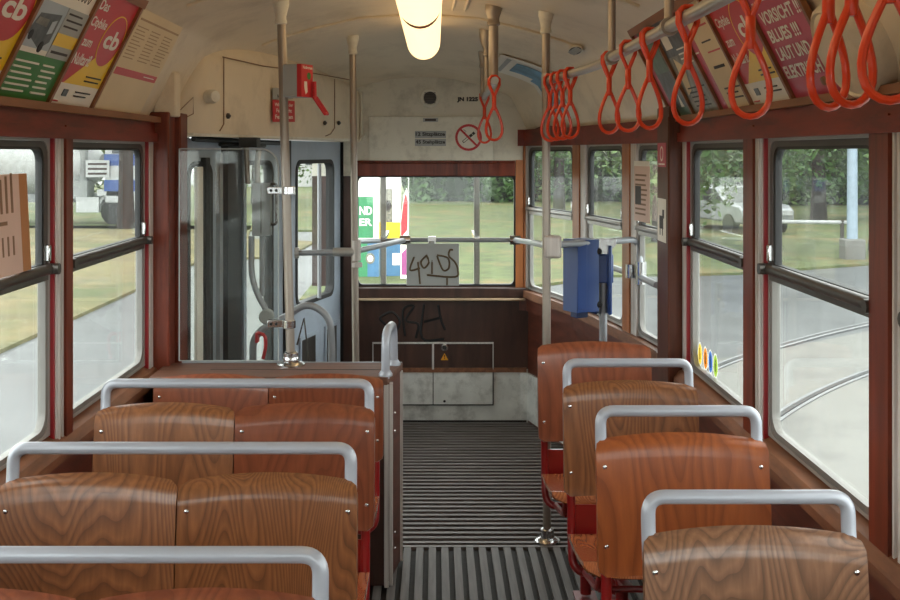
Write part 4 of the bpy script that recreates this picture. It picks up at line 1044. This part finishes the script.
m = MB(); m.tube(fillet([P(253, 480, Yc), P(253, 340, Yc), P(263, 328, Yc), P(286, 317, Yc), P(307, 302, Yc), P(330, 316, Yc), P(332, 345, Yc), P(332, 480, Yc)], [.12, .05, .08, .12, .12, .05], 8), .0165, 12); m.build('hoop', 'grey_paint', t)
m = MB(); m.tube([P(297, 345, Yc), P(304, 318, Yc), P(309, 362, Yc)], .004, 6); m.build('cable', 'dark_frame', t)
m = MB(); m.tube(fillet([P(258, 333, Yc-.04), P(265, 335, Yc-.04), P(266, 345, Yc-.04), P(263, 359, Yc-.04)], .03), .008, 8); m.box(P(257, 0, Yc).x, P(259.5, 0, Yc).x, Yc-.05, Yc, P(0, 341, Yc).z, P(0, 331, Yc).z)
tag(m.build('emergency_lever', 'red_print'), 'small bent red lever beside the curved step handrail', 'lever')
# emergency brake on the left pole
t = thing('emergency_brake', P(298, 97, 4.2), 'grey and red emergency brake box with hanging red lever on left pole', 'brake')
Mb = Matrix.Translation(P(301, 81, 4.17)) @ Matrix.Rotation(-.42, 4, 'Z')
m = MB(); m.box(-.065, .0, -.03, .06, -.062, .064, 0, Mb); m.build('case', 'sign_grey', t, bevel=.005)
m = MB(); m.box(0, .02, -.03, .055, -.062, .064, 0, Mb); M2 = Mb @ frameM((.0202, -.03, -.062), (0, 1, 0), (0, 0, 1))
m.text('Notbremse', .01, .108, .08, .12, .0006, 1, M2, .02); m.prism(circ(.055, .082, .014), 0, .0006, 2, M2); m.prism([(.02, .06), (.04, .06), (.045, .02), (.03, .01), (.02, .04)], 0, .0006, 1, M2)
m.build('front', ['red_print', 'white_print', 'green_print'], t)
m = MB(); m.tube([Mb @ Vector(v) for v in ((.03, .05, .0), (.032, .05, -.065))], .008, 8)
for e in (-.012, .012): m.tube([Mb @ Vector(v) for v in ((.032, .05+e, -.06), (.06, .09+e, -.125))], .006, 8)
m.tube([Mb @ Vector(v) for v in ((.06, .078, -.125), (.06, .102, -.125))], .006, 8); m.build('lever', 'red_print', t)

# ------------------------------------------------------------------ papers and stickers
def wall_sheet(side, y0, y1, z0, z1, off): 
    x = XR-off if side > 0 else XL+off
    return frameM((x, y1 if side > 0 else y0, z0), (0, -1, 0) if side > 0 else (0, 1, 0), (0, 0, 1)), y1-y0, z1-z0
M, w, h = wall_sheet(-1, 2.50, 2.93, ZRAIL+.017, H-.055, .022)
M = M @ Matrix.Rotation(-.05, 4, 'X')
m = MB(); m.box(0, w-.06, 0, h, 0, .004, 0, M); m.box(w-.06, w, 0, h, -.012, .003, 1, M)
for i in range(9): m.box(.03+i*.035, .032+i*.035+.012, .16, .2+.008*i, .004, .0045, 2, M @ Matrix.Identity(4)); m.box(.03+i*.035, .04+i*.035, .05, .10, .004, .0045, 2, M)
m.box(.05, .28, .13, .14, .004, .0045, 2, M); m.box(.03, .22, .115, .12, .004, .0045, 2, M)
tag(m.build('cardboard_sheet', ['cardboard_pink', 'cardboard', 'ink_brown'], smooth=False), 'printed pinkish cardboard sheet standing on left window crossbar', 'cardboard')
def paper(M, w, h, mats, lines, label, name, extra=()):
    m = MB(); m.box(0, w, 0, h, 0, .0015, 0, M)
    for i in range(lines): m.box(.08*w, w*random.uniform(.7, .92), h*(.12+.76*i/lines), h*(.12+.76*i/lines)+h*.30/lines, .0015, .0019, 1, M)
    for (a, b, c, d, k) in extra: m.box(a*w, c*w, b*h, d*h, .0015, .0022, k, M)
    return tag(m.build(name, mats, smooth=False), label, 'notice')
A, B = TW[4], TW[5]; d = (B-A); 
n = Vector((-d.y, d.x, 0)).normalized(); n = n if n.x < 0 else -n
aA = wall_px(641); bB = wall_px(657)
M = frameM(aA+n*.03+Vector((0, 0, H-.30)), bB-aA, (0, 0, 1)); 
paper(M, (bB-aA).length, .25, ['film_pink', 'ink_brown', 'ink', 'white_print'], 9, 'pinkish printed notice hanging in the corner window beside dark post', 'window_notice', ((.08, .3, .45, .62, 2), (.0, .97, 1, 1.06, 3)))
for (y0, y1, z0_, z1_, mats, lb, ex) in ((4.19, 4.345, H-.055, H+.04, ['pink_print', 'white_print'], 'small red pictogram sticker high on the big dark post', ()), (4.19, 4.345, H-.35, H-.18, ['white_print', 'ink', 'ink'], 'white sticker with dark animal picture on the big dark post', ((.25, .3, .7, .6, 1), (.6, .55, .8, .75, 1), (.28, .15, .36, .32, 1), (.58, .15, .66, .32, 1)))):
    M = frameM((.8965, y1, z0_), (0, -1, 0), (0, 0, 1)); w, h = y1-y0, z1_-z0_
    m = MB(); m.box(0, w, 0, h, 0, .0012, 0, M)
    if not ex: m.ring(circ(w/2, h*.55, .03), circ(w/2, h*.55, .022), .0012, .0016, 1, M); m.box(.02, w-.02, .008, .014, .0012, .0016, 1, M)
    for (a, b, c, d, k) in ex: m.box(a*w, c*w, b*h, d*h, .0012, .0018, k, M)
    tag(m.build('post_sticker', mats, smooth=False), lb, 'sticker')
for k, (px, py, mt, lb) in enumerate(((700, 354, 'film_yellow', 'yellow oval window sticker, farthest of four on the right window'), (705.5, 358.5, 'film_orange', 'orange oval window sticker on the right window'), (710.5, 362, 'film_blue', 'blue oval window sticker on the right window'), (715.5, 366, 'film_lime', 'lime green oval window sticker, nearest of four on the right window'))):
    yy = F*(XR+.012)/(px-435); zc = H-(py-153)*yy/F
    M = frameM((XR+.012, yy, zc), (0, -1, 0), (0, 0, 1)); m = MB()
    co_, ci_ = circ(0, 0, .034, .044), circ(0, 0, .028, .038); nn = len(co_)
    m.add([(x_, y_, 0) for x_, y_ in co_+ci_], [(i_, (i_+1) % nn, nn+(i_+1) % nn, nn+i_) for i_ in range(nn)], 0, M); m.add([(x_, y_, 0) for x_, y_ in ci_], [tuple(range(nn))], 1, M)
    m.box(-.006, .006, -.02, .010, .0004, .0008, 2, M); m.prism(circ(0, .017, .006, n=10), .0004, .0008, 2, M)
    tag(m.build('oval_sticker', ['film_white', mt, 'ink'], smooth=False), lb, 'sticker', 'oval pictogram stickers')

# front end behind the camera
m = MB(); m.box(XL, XR, -1.55, -1.5, -.1, .9); m.box(XL, XR, -1.55, -1.5, 1.7, 2.3); m.box(XL, -.95, -1.55, -1.5, .9, 1.7); m.box(.8, XR, -1.55, -1.5, .9, 1.7)
struct(m.build('wall_front', 'cream', smooth=False), 'front end wall behind the camera', 'wall')
m = MB(); M = frameM((-.95, -1.52, .9), (1, 0, 0), (0, 0, 1)); m.ring([(0, 0)]*7+[(1.75, 0)]*7+[(1.75, .8)]*7+[(0, .8)]*7, rrect(.03, 1.72, .03, .77, .04), -.02, .02, 0, M)
fw = struct(m.build('window_%d' % (WN[0]+2), 'rubber'), 'front window behind the camera', 'window')
m = MB(); m.box(.02, 1.73, .02, .78, 0, .004, 0, M); m.build('pane', 'glass_clear', fw)
# ------------------------------------------------------------------ outside
G = -.8
pbr('asphalt', (76, 78, 79), .5, var=.2, scale=.45, dirt=(46, 47, 49), dirt_amt=.9, dscale=.55, bump=.15, bscale=30)
pbr('concrete', (98, 97, 92), .5, var=.1, scale=.7, dirt=(58, 59, 58), dirt_amt=.85, dscale=.5)
pbr('rail_steel', (111, 112, 114), .3, .7)
pbr('lawn', (96, 86, 52), .9, var=.3, scale=1.2, dirt=(50, 70, 28), dirt_amt=1, dscale=.22, bump=.6, bscale=9)
pbr('lawn_leafy', (70, 80, 40), .9, var=.35, scale=2.2, dirt=(118, 92, 58), dirt_amt=.9, dscale=.5, bump=.6, bscale=9)
pbr('leaf_dark', (58, 88, 38), .5, var=.5, scale=3)
pbr('leaf_mid', (76, 102, 46), .5, var=.45, scale=2)
pbr('leaf_pale', (96, 108, 71), .5, var=.4, scale=1.5)
pbr('shade_green', (36, 49, 30), .9, var=.3, scale=2)  # dark green that paints the shade inside the hedges
pbr('bark', (46, 41, 37), .9, var=.3, scale=6, bump=.5, bscale=12)
pbr('wall_white', (164, 164, 163), .7, var=.05)
pbr('roof_red', (104, 62, 49), .8, var=.15)
pbr('car_silver', (141, 144, 147), .25, .4)
pbr('car_glass', (40, 46, 52), .1)
pbr('tyre', (30, 30, 30), .8)
pbr('truck_white', (167, 169, 169), .4)
pbr('truck_grey', (126, 129, 129), .5)
pbr('truck_blue', (34, 68, 130), .4)
pbr('pale_blue', (130, 145, 158), .5)
pbr('magenta', (152, 71, 126), .5)
pbr('board_green', (52, 126, 83), .5, var=.08)
pbr('board_blue', (67, 111, 148), .5, var=.25, scale=3)
def ground(name, poly, z0, z1, mat, label):
    m = MB(); m.prism(poly, z0, z1); return struct(m.build(name, mat, smooth=False), label, 'ground')
ground('ground_asphalt', [(-90, -30), (90, -30), (90, 140), (-90, 140)], G-.2, G, 'asphalt', 'wet grey asphalt around the tram')
ground('pavement_concrete', [(1.15, -12), (14, -12), (14, 20.5), (9.0, 17.2), (4.15, 13.2), (1.15, 11.2)], G-.05, G+.012, 'concrete', 'pale wet concrete paving right of the tram')
ground('lawn_left', [(-60, -5), (-5.3, -5), (-5.2, 24), (-3.4, 25), (-3.2, 29), (-5.2, 30), (-6, 35.3), (-60, 35.3)], G-.05, G+.05, 'lawn', 'straw coloured grass verge left of the tram')
ground('lawn_rear', [(-2.2, 17.5), (1.6, 19.2), (3.4, 21), (6, 21.4), (10, 23.6), (40, 34), (40, 80), (-30, 80), (-30, 36), (-2.4, 33)], G-.05, G+.05, 'lawn_leafy', 'leaf strewn grass behind the tram')
def arc(pts, off):
    return pts
# two rails of the curved track
for k, (pts, lb) in enumerate((([(1.7, 7.2), (2.3, 8.5), (3.08, 9.8), (3.85, 10.85), (4.7, 11.8), (6.2, 13.2), (8.5, 15)], 'nearer steel rail of the curved track in the pale paving'), ([(1.2, 8.9), (2.0, 10.4), (2.98, 11.9), (3.68, 12.8), (5.2, 14.4), (7.5, 16.4)], 'farther steel rail of the curved track in the pale paving'))):
    pp = fillet([(x, y, G+.012) for x, y in pts], 1.0, 5)
    m = MB()
    for o_ in (-.05, .05):
        q = []
        for i, p in enumerate(pp):
            d = (pp[min(i+1, len(pp)-1)]-pp[max(i-1, 0)]); d.normalize(); q.append(p+Vector((d.y, -d.x, 0))*o_)
        m.tube(q, .022, 6)
    m.tube(pp, .03, 6, 1)
    tag(m.build('tram_rail', ['rail_steel', 'black']), lb, 'rail', 'rails of the curved track')

def leaves(m, n, fn, size, mat=0, rng=random):
    for _ in range(n):
        p, out = fn()
        s = size*rng.uniform(.6, 1.3)
        nrm = (Vector((rng.gauss(0, 1), rng.gauss(0, 1), rng.gauss(0, 1))).normalized()+out*1.1).normalized()
        a = nrm.orthogonal().normalized(); a = Matrix.Rotation(rng.uniform(0, 2*PI), 3, nrm) @ a; b = nrm.cross(a)
        m.add([p-a*s, p-b*s*.5, p+a*s, p+b*s*.5], [(0, 1, 2, 3)], mat)
def blob(m, c, r, mat=0, seed=0, nu=14, nv=9, amp=.18):
    rg = random.Random(seed); ph = [rg.uniform(0, 6) for _ in range(6)]
    vs = []; fs = []
    for j in range(nv+1):
        th = PI*j/nv
        for i in range(nu):
            f = 2*PI*i/nu
            k = 1+amp*(math.sin(3*f+ph[0])*math.sin(2*th+ph[1])+.6*math.sin(5*f+ph[2]+3*th))
            vs.append((c[0]+r[0]*k*math.sin(th)*math.cos(f), c[1]+r[1]*k*math.sin(th)*math.sin(f), c[2]+r[2]*k*math.cos(th)))
    for j in range(nv):
        for i in range(nu): fs.append((j*nu+i, j*nu+(i+1) % nu, (j+1)*nu+(i+1) % nu, (j+1)*nu+i))
    m.add(vs, fs, mat)
rg = random.Random(3)
# hedge
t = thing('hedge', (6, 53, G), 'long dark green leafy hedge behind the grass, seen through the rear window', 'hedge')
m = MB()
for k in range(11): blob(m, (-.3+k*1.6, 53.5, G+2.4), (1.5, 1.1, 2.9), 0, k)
m.build('inner_shade', 'shade_green', t)  # dark lumps put in as painted shade behind the leaves
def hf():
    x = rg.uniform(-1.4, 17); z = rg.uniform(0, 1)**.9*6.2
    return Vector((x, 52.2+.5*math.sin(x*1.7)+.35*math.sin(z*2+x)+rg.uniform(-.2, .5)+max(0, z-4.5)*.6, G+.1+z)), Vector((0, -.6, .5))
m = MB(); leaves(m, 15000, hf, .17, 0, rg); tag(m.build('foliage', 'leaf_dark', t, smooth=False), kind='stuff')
t = thing('hedge', (19, 49, G), 'tall dark hedge far behind the silver car on the right', 'hedge')
m = MB()
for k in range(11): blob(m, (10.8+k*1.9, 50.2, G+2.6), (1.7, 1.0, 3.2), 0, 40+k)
m.build('inner_shade', 'shade_green', t)  # dark core again, the shade within this hedge as colour
def hf2():
    x = rg.uniform(9.5, 31); z = rg.uniform(0, 1)**.9*6.4
    return Vector((x, 49+.5*math.sin(x*1.5)+.35*math.sin(z*2+x)+rg.uniform(-.2, .5), G+.1+z)), Vector((0, -.6, .5))
m = MB(); leaves(m, 13000, hf2, .18, 0, rg); tag(m.build('foliage', 'leaf_mid', t, smooth=False), kind='stuff')
def tree(x, y, cz, r, mat, label, group, trunk=.16, n=3200, lean=0, name='street_tree'):
    t = thing(name, (x, y, G), label, 'tree', group)
    m = MB(); top = cz; m.tube([(x, y, G), (x+lean*.3, y, G+1.2), (x+lean, y+.1, cz)], [trunk*1.25, trunk, trunk*.6], 10)
    for k in range(5):
        a = k*1.26; m.tube([(x+lean*.7, y, G+(cz-G)*.6), (x+lean+math.cos(a)*r[0]*.6, y+math.sin(a)*r[1]*.6, cz+r[2]*.25)], [trunk*.45, trunk*.15], 6)
    m.build('trunk', 'bark', t)
    m = MB()
    lob = [(rg.uniform(-.5, .5)*r[0], rg.uniform(-.5, .5)*r[1], rg.uniform(-.55, .5)*r[2]) for _ in range(9)]
    def fn():
        l = rg.choice(lob); d = Vector((rg.gauss(0, 1), rg.gauss(0, 1), rg.gauss(0, 1))).normalized()
        k = rg.uniform(.35, 1)**.5*.62
        return Vector((x+lean+l[0]+d.x*k*r[0], y+l[1]+d.y*k*r[1], cz+l[2]+d.z*k*r[2])), d
    leaves(m, n*3, fn, .115*max(1, r[0]/3.4), 0, rg); tag(m.build('crown', mat, t, smooth=False), kind='stuff')
GT = 'trees behind the grass on the right'
tree(7.6, 25.5, 2.9, (1.7, 1.5, 2.4), 'leaf_dark', 'slim dark tree on grass left of the pale lamp post', GT, .1, 1500)
tree(10.6, 26.2, 3.4, (1.5, 1.5, 2.6), 'leaf_mid', 'slim bushy tree on grass nearest the pale lamp post', GT, .08, 1500, .2)
tree(6.0, 29, 3.2, (2.6, 2.2, 3.3), 'leaf_mid', 'full leafy tree by the silver car', GT, .16, 2600)
tree(13.5, 38, 3.6, (4, 3, 4.4), 'leaf_dark', 'broad dark tree seen behind the pale lamp post', GT, .25, 3600)
tree(22, 44, 3.9, (4.5, 3, 4.8), 'leaf_mid', 'broad tree far right behind the barrier', GT, .25, 3600)
tree(10.2, 44, 3.9, (4, 3, 4.8), 'leaf_pale', 'pale green tree between silver car and slim dark tree', GT, .22, 3200)
tree(4.6, 40, 4.4, (3.0, 2.4, 4.0), 'leaf_dark', 'tree seen through the rear corner windows before the hedge', GT, .2, 2600)
tree(24, 36, 4, (4.5, 3, 5), 'leaf_dark', 'dark tree at the far right edge behind grass', GT, .25, 3000)
tree(16, 24.5, 4, (3.5, 3, 4), 'leaf_mid', 'tree right of the pale lamp post', GT, .2, 2600)
GT2 = 'trees left of the tram'
tree(-9.73, 34, 7.2, (4, 3, 3.6), 'leaf_mid', 'thick dark trunk standing before the lorry', GT2, .24, 2500)
tree(-17, 48, 4.4, (5, 3, 4.6), 'leaf_pale', 'pale leafy tree left behind the lorry', GT2, .25, 2800)
tree(-8.3, 50, 4, (3.2, 3, 4.4), 'leaf_mid', 'leafy tree seen through the door windows', GT2, .2, 2600)
tree(-5.2, 58, 4.0, (2.6, 2.5, 4.2), 'leaf_pale', 'small pale tree right of the leafy tree seen through door', GT2, .2, 2200)
# white house in the far right
t = thing('house', (16, 62, G), 'white house with red roof glimpsed between the trees on the right', 'house')
m = MB(); m.box(11, 22, 60, 68, G, 5); m.build('walls', 'wall_white', t, smooth=False)
m = MB(); m.add([(10.6, 59.6, 5), (22.4, 59.6, 5), (22.4, 68.4, 5), (10.6, 68.4, 5), (10.6, 64, 9), (22.4, 64, 9)], [(0, 1, 5, 4), (2, 3, 4, 5), (0, 4, 3), (1, 2, 5), (0, 3, 2, 1)]); m.build('roof', 'roof_red', t, smooth=False)
for k in range(4):
    for zz in (.2, 2.8):
        m = MB(); m.box(12+k*2.6, 13.2+k*2.6, 59.95, 60.02, zz, zz+1.4); m.build('window_pane', 'car_glass', t)
t = thing('house', (-11, 78, G), 'pale house with red roof far behind the door', 'house')
m = MB(); m.box(-17, -4.5, 76, 84, G, 4.2); m.build('walls', 'wall_white', t, smooth=False)
m = MB(); m.add([(-17.4, 75.6, 4.2), (-4.1, 75.6, 4.2), (-4.1, 84.4, 4.2), (-17.4, 84.4, 4.2), (-17.4, 80, 8), (-4.1, 80, 8)], [(0, 1, 5, 4), (2, 3, 4, 5), (0, 4, 3), (1, 2, 5), (0, 3, 2, 1)]); m.build('roof', 'roof_red', t, smooth=False)
for k in range(5):
    m = MB(); m.box(-16+k*2.3, -15+k*2.3, 75.95, 76.02, .8, 2.2); m.build('window_pane', 'car_glass', t)
# lamp post, barrier, car
t = thing('lamp_post', (9.35, 24.2, G), 'pale blue lamp post with thick base right of the tram', 'lamp post')
m = MB(); m.tube([(9.35, 24.2, G), (9.35, 24.2, 6.5)], [.12, .09], 14); m.build('shaft', 'pale_blue', t)
m = MB(); m.box(9.12, 9.58, 24.0, 24.4, G, G+.5); m.build('base', 'concrete', t, bevel=.03)
m = MB(); m.tube(fillet([(9.35, 24.2, 6.4), (9.35, 24.2, 7), (8.2, 24.2, 7.1)], .4), .05, 8); m.box(7.6, 8.3, 24.05, 24.35, 7.05, 7.2); m.build('lamp_arm', 'pale_blue', t)
t = thing('street_barrier', (8.6, 25.9, G), 'white bar barrier on the grass left of the lamp post', 'barrier')
m = MB(); m.tube([(7.9, 26, -.03), (9.9, 26, -.05)], .045, 8); m.build('bar', 'truck_white', t)
for x in (8.0, 9.8):
    m = MB(); m.tube([(x, 26, G), (x, 26, -.0)], .05, 8); m.build('barrier_post', 'dark_frame', t)
def car(x, y, rot, label):
    t = thing('parked_car', (x, y, G), label, 'car'); Mx = Matrix.Translation((x, y, G)) @ Matrix.Rotation(rot, 4, 'Z')
    sec = [(-2.1, .35), (-2.12, .72), (-1.9, .88), (-1.1, .95), (-.55, 1.38), (.8, 1.42), (1.55, .98), (2.05, .9), (2.12, .4)]
    m = MB(); mm = Mx @ frameM((0, .85, 0), (1, 0, 0), (0, 0, 1)); m.prism(sec, 0, 1.7, 0, mm); m.build('body', 'car_silver', t, bevel=.06)
    m = MB(); m.prism([(-1.02, .96), (-.53, 1.33), (.76, 1.36), (1.4, .98)], -.01, 1.71, 0, mm)
    m.add([(-1.14, -.7, .96), (-1.14, .7, .96), (-.60, .6, 1.37), (-.60, -.6, 1.37)], [(0, 1, 2, 3)], 0, Mx @ Matrix.Translation((-.02, 0, 0))); m.build('windows', 'car_glass', t, smooth=False)
    for a in (-1.35, 1.3):
        for b in (-.8, .8):
            m = MB(); m.lathe([(.2, -.1), (.31, -.1), (.31, .1), (.2, .1)], Mx @ Vector((a, b, .31)), Mx.to_3x3() @ Vector((0, 1, 0)), 18); m.build('wheel', 'tyre', t)
    for b in (-.6, .6):
        m = MB(); m.box(-2.14, -2.05, b-.17, b+.17, .6, .74, 0, Mx); m.build('headlight', 'truck_white', t)
car(9.2, 33.5, PI/2+.25, 'silver parked car glimpsed through the right window by four stickers')
# concrete mixer lorry
t = thing('mixer_lorry', (-13, 37, G), 'white and blue concrete mixer lorry beyond the left window', 'lorry')
yl = 37
m = MB(); m.box(-18.2, -9.4, yl-.5, yl+.5, G+.75, G+1.05); m.build('chassis', 'truck_grey', t)
m = MB(); m.prism([(-10.95, G+.75), (-9.35, G+.75), (-9.3, G+1.6), (-9.55, G+3.1), (-10.95, G+3.1)], 0, 2.4, 0, frameM((0, yl+1.2, 0), (1, 0, 0), (0, 0, 1))); m.build('cab', 'truck_white', t, bevel=.06)
m = MB(); 
for z in (1.15, 2.0): m.box(-10.97, -9.5, yl-1.21, yl-1.19, G+z, G+z+.38)
m.build('blue_stripe', 'truck_blue', t)
m = MB(); m.box(-10.7, -9.6, yl-1.22, yl-1.2, G+2.4, G+2.95); m.build('cab_window', 'car_glass', t)
m = MB(); m.tube([(-11.35, yl-.2, G+1.95), (-11.9, yl-.2, G+2.0), (-13.5, yl-.2, G+2.2), (-15.5, yl-.2, G+2.65), (-16.6, yl-.2, G+2.9), (-17.1, yl-.2, G+3.0)], [.45, .95, 1.2, 1.15, .75, .5], 20); m.build('drum', 'truck_white', t)
m = MB(); m.tube([(-17.2, yl-.2, G+3.3), (-17.3, yl-.2, G+2.3), (-17.8, yl-.2, G+1.4)], [.6, .35, .2], 12); m.build('hopper', 'truck_grey', t)
m = MB(); m.tube([(-11.75, yl-.9, G+2.9), (-11.75, yl-.9, G+1.1)], .16, 10); m.box(-12.4, -11.55, yl-1.15, yl-.4, G+.9, G+1.5); m.build('water_tank', 'truck_grey', t)
for x, w_ in ((-10.6, 1.5), (-15.0, 1.4), (-16.4, 1.4)):
    m = MB(); m.lathe([(.25, -.16), (.5, -.16), (.5, .16), (.25, .16)], (x, yl-1.0, G+.5), (0, 1, 0), 18); m.build('wheel', 'tyre', t)
    m = MB(); m.lathe([(.25, -.16), (.5, -.16), (.5, .16), (.25, .16)], (x, yl+1.0, G+.5), (0, 1, 0), 18); m.build('wheel', 'tyre', t)
    m = MB(); m.tube([(x+.62*math.cos(a), yl-1.0, G+.5+.62*math.sin(a)) for a in [PI*i/10 for i in range(11)]], .08, 6); m.build('mudguard', 'truck_white', t)
M = frameM((-11.55, yl-1.26, G+1.62), (1, 0, 0), (0, 0, 1)); m = MB(); m.box(0, .78, 0, .56, 0, .03, 0, M)
for k in range(3): m.box(.07, .70, .08+k*.16, .15+k*.16, .03, .034, 1, M)
m.build('sign_board', ['truck_white', 'ink'], t, smooth=False)
m = MB(); m.box(-11.9, -11.15, yl-1.2, yl-.8, G+.45, G+.95); m.box(-11.2, -10.0, yl-1.2, yl-.8, G+1.0, G+1.2); m.build('wing_panel', 'truck_white', t)
m = MB(); m.box(-12.7, -12.2, yl-1.2, yl-1.1, G+.8, G+.95); m.build('tail_light', 'red_print', t)
# poster boards behind the rear window
YP = 20.7
def pp_(px, py, d=YP): return P(px, py, d)
def board(px0, px1, pyt, pyb, parts, label, Y=YP, group='poster boards behind the tram'):
    a = P(px0, pyb, Y); b = P(px1, pyt, Y); t = thing('poster_board', ((a.x+b.x)/2, Y, G), label, 'board', group)
    W_ = b.x-a.x; Hh = b.z-a.z; M = frameM(a, (1, 0, 0), (0, 0, 1)); mats = ['white_print', 'board_green', 'board_blue', 'magenta', 'yellow_print', 'photo_mid', 'red_print', 'ink', 'photo_sky']
    m = MB(); m.box(0, W_, 0, Hh, -.04, 0, 0, M); z = .002
    for e in parts:
        if e[0] == 'r': m.box(e[1]*W_, e[3]*W_, e[2]*Hh, e[4]*Hh, 0, z, e[5], M)
        if e[0] == 'c': m.prism(circ(e[1]*W_, e[2]*Hh, e[3]*W_, e[3]*W_*1.2), 0, z, e[4], M)
        if e[0] == 't': m.text(e[1], e[2]*W_, e[3]*Hh, e[4]*W_, e[5]*Hh, z, e[6], M, .03)
        z += .002
    m.build('sheet', mats, t, smooth=False)
    for x in (a.x+.05, b.x-.05):
        m = MB(); m.tube([(x, Y+.08, G), (x, Y+.08, b.z)], .035, 8); m.build('board_post', 'dark_frame', t)
board(356, 379, 158, 279, [('r', 0, 0, 1, .3, 1), ('r', .5, .0, 1, .32, 2), ('r', .1, .34, .75, .68, 1), ('t', 'ND', .15, .53, .7, .6, 0), ('t', 'ER', .15, .44, .7, .5, 0), ('c', .62, .17, .2, 5), ('c', .62, .17, .12, 0), ('r', .1, .86, .5, .96, 3)], 'white and green poster board left of the first rear window bar')
board(379.5, 401, 158, 277, [('r', 0, 0, 1, .30, 2), ('r', 0, .32, 1, .46, 4), ('r', .05, .46, .6, .74, 5), ('r', 0, .86, 1, .9, 8), ('c', .35, .6, .2, 7), ('r', .6, .1, .95, .2, 0)], 'white poster board with a photo right of the first rear window bar', YP+.1)
t = thing('red_banner', P(404, 278, YP-.3), 'red and white feather banner beside the poster boards', 'banner')
M = frameM(P(400.5, 280, YP-.3), (1, 0, 0), (0, 0, 1))
m = MB(); m.prism([(0, 0), (.14, 0), (.155, 1.5), (.12, 1.75), (.06, 1.6), (.0, 1.1)], 0, .012, 0, M); m.prism([(.01, .8), (.13, .95), (.14, 1.5), (.10, 1.65), (.06, 1.5), (.01, 1.1)], .012, .016, 1, M); m.prism([(.02, .1), (.12, .1), (.11, .6), (.02, .5)], .012, .016, 2, M); m.build('flag', ['white_print', 'red_print', 'magenta'], t, smooth=False)
m = MB(); m.tube([P(408.5, 282, YP-.29), P(408.5, 165, YP-.29)], .012, 6); m.build('flag_pole', 'alu', t)

# ------------------------------------------------------------------ camera, world
cam = bpy.data.cameras.new('camera'); co = bpy.data.objects.new('camera', cam); COL.objects.link(co)
co.location = (0, 0, H); co.rotation_euler = (PI/2, 0, 0)
cam.sensor_width = 36; cam.lens = 36*F/900; cam.shift_x = 15/900; cam.shift_y = -147/900; cam.clip_start = .02; cam.clip_end = 500
sc.camera = co
sc.cycles.max_bounces = 14; sc.cycles.diffuse_bounces = 8; sc.cycles.glossy_bounces = 4; sc.cycles.transparent_max_bounces = 32
w = bpy.data.worlds.new('overcast'); sc.world = w; w.use_nodes = True
nt = w.node_tree; bg = nt.nodes['Background']
tc = nt.nodes.new('ShaderNodeTexCoord'); sx = nt.nodes.new('ShaderNodeSeparateXYZ'); rp = nt.nodes.new('ShaderNodeValToRGB')
nt.links.new(tc.outputs['Generated'], sx.inputs[0]); nt.links.new(sx.outputs['Z'], rp.inputs['Fac']); nt.links.new(rp.outputs['Color'], bg.inputs['Color'])
rp.color_ramp.elements[0].color = (.90, .94, .96, 1); rp.color_ramp.elements[1].color = (.97, .99, 1, 1)
bg.inputs['Strength'].default_value = 4.2
sc.view_settings.view_transform = 'Standard'; sc.view_settings.look = 'None'; sc.view_settings.gamma = 1; sc.view_settings.use_curve_mapping = False
sc.view_settings.exposure = .55
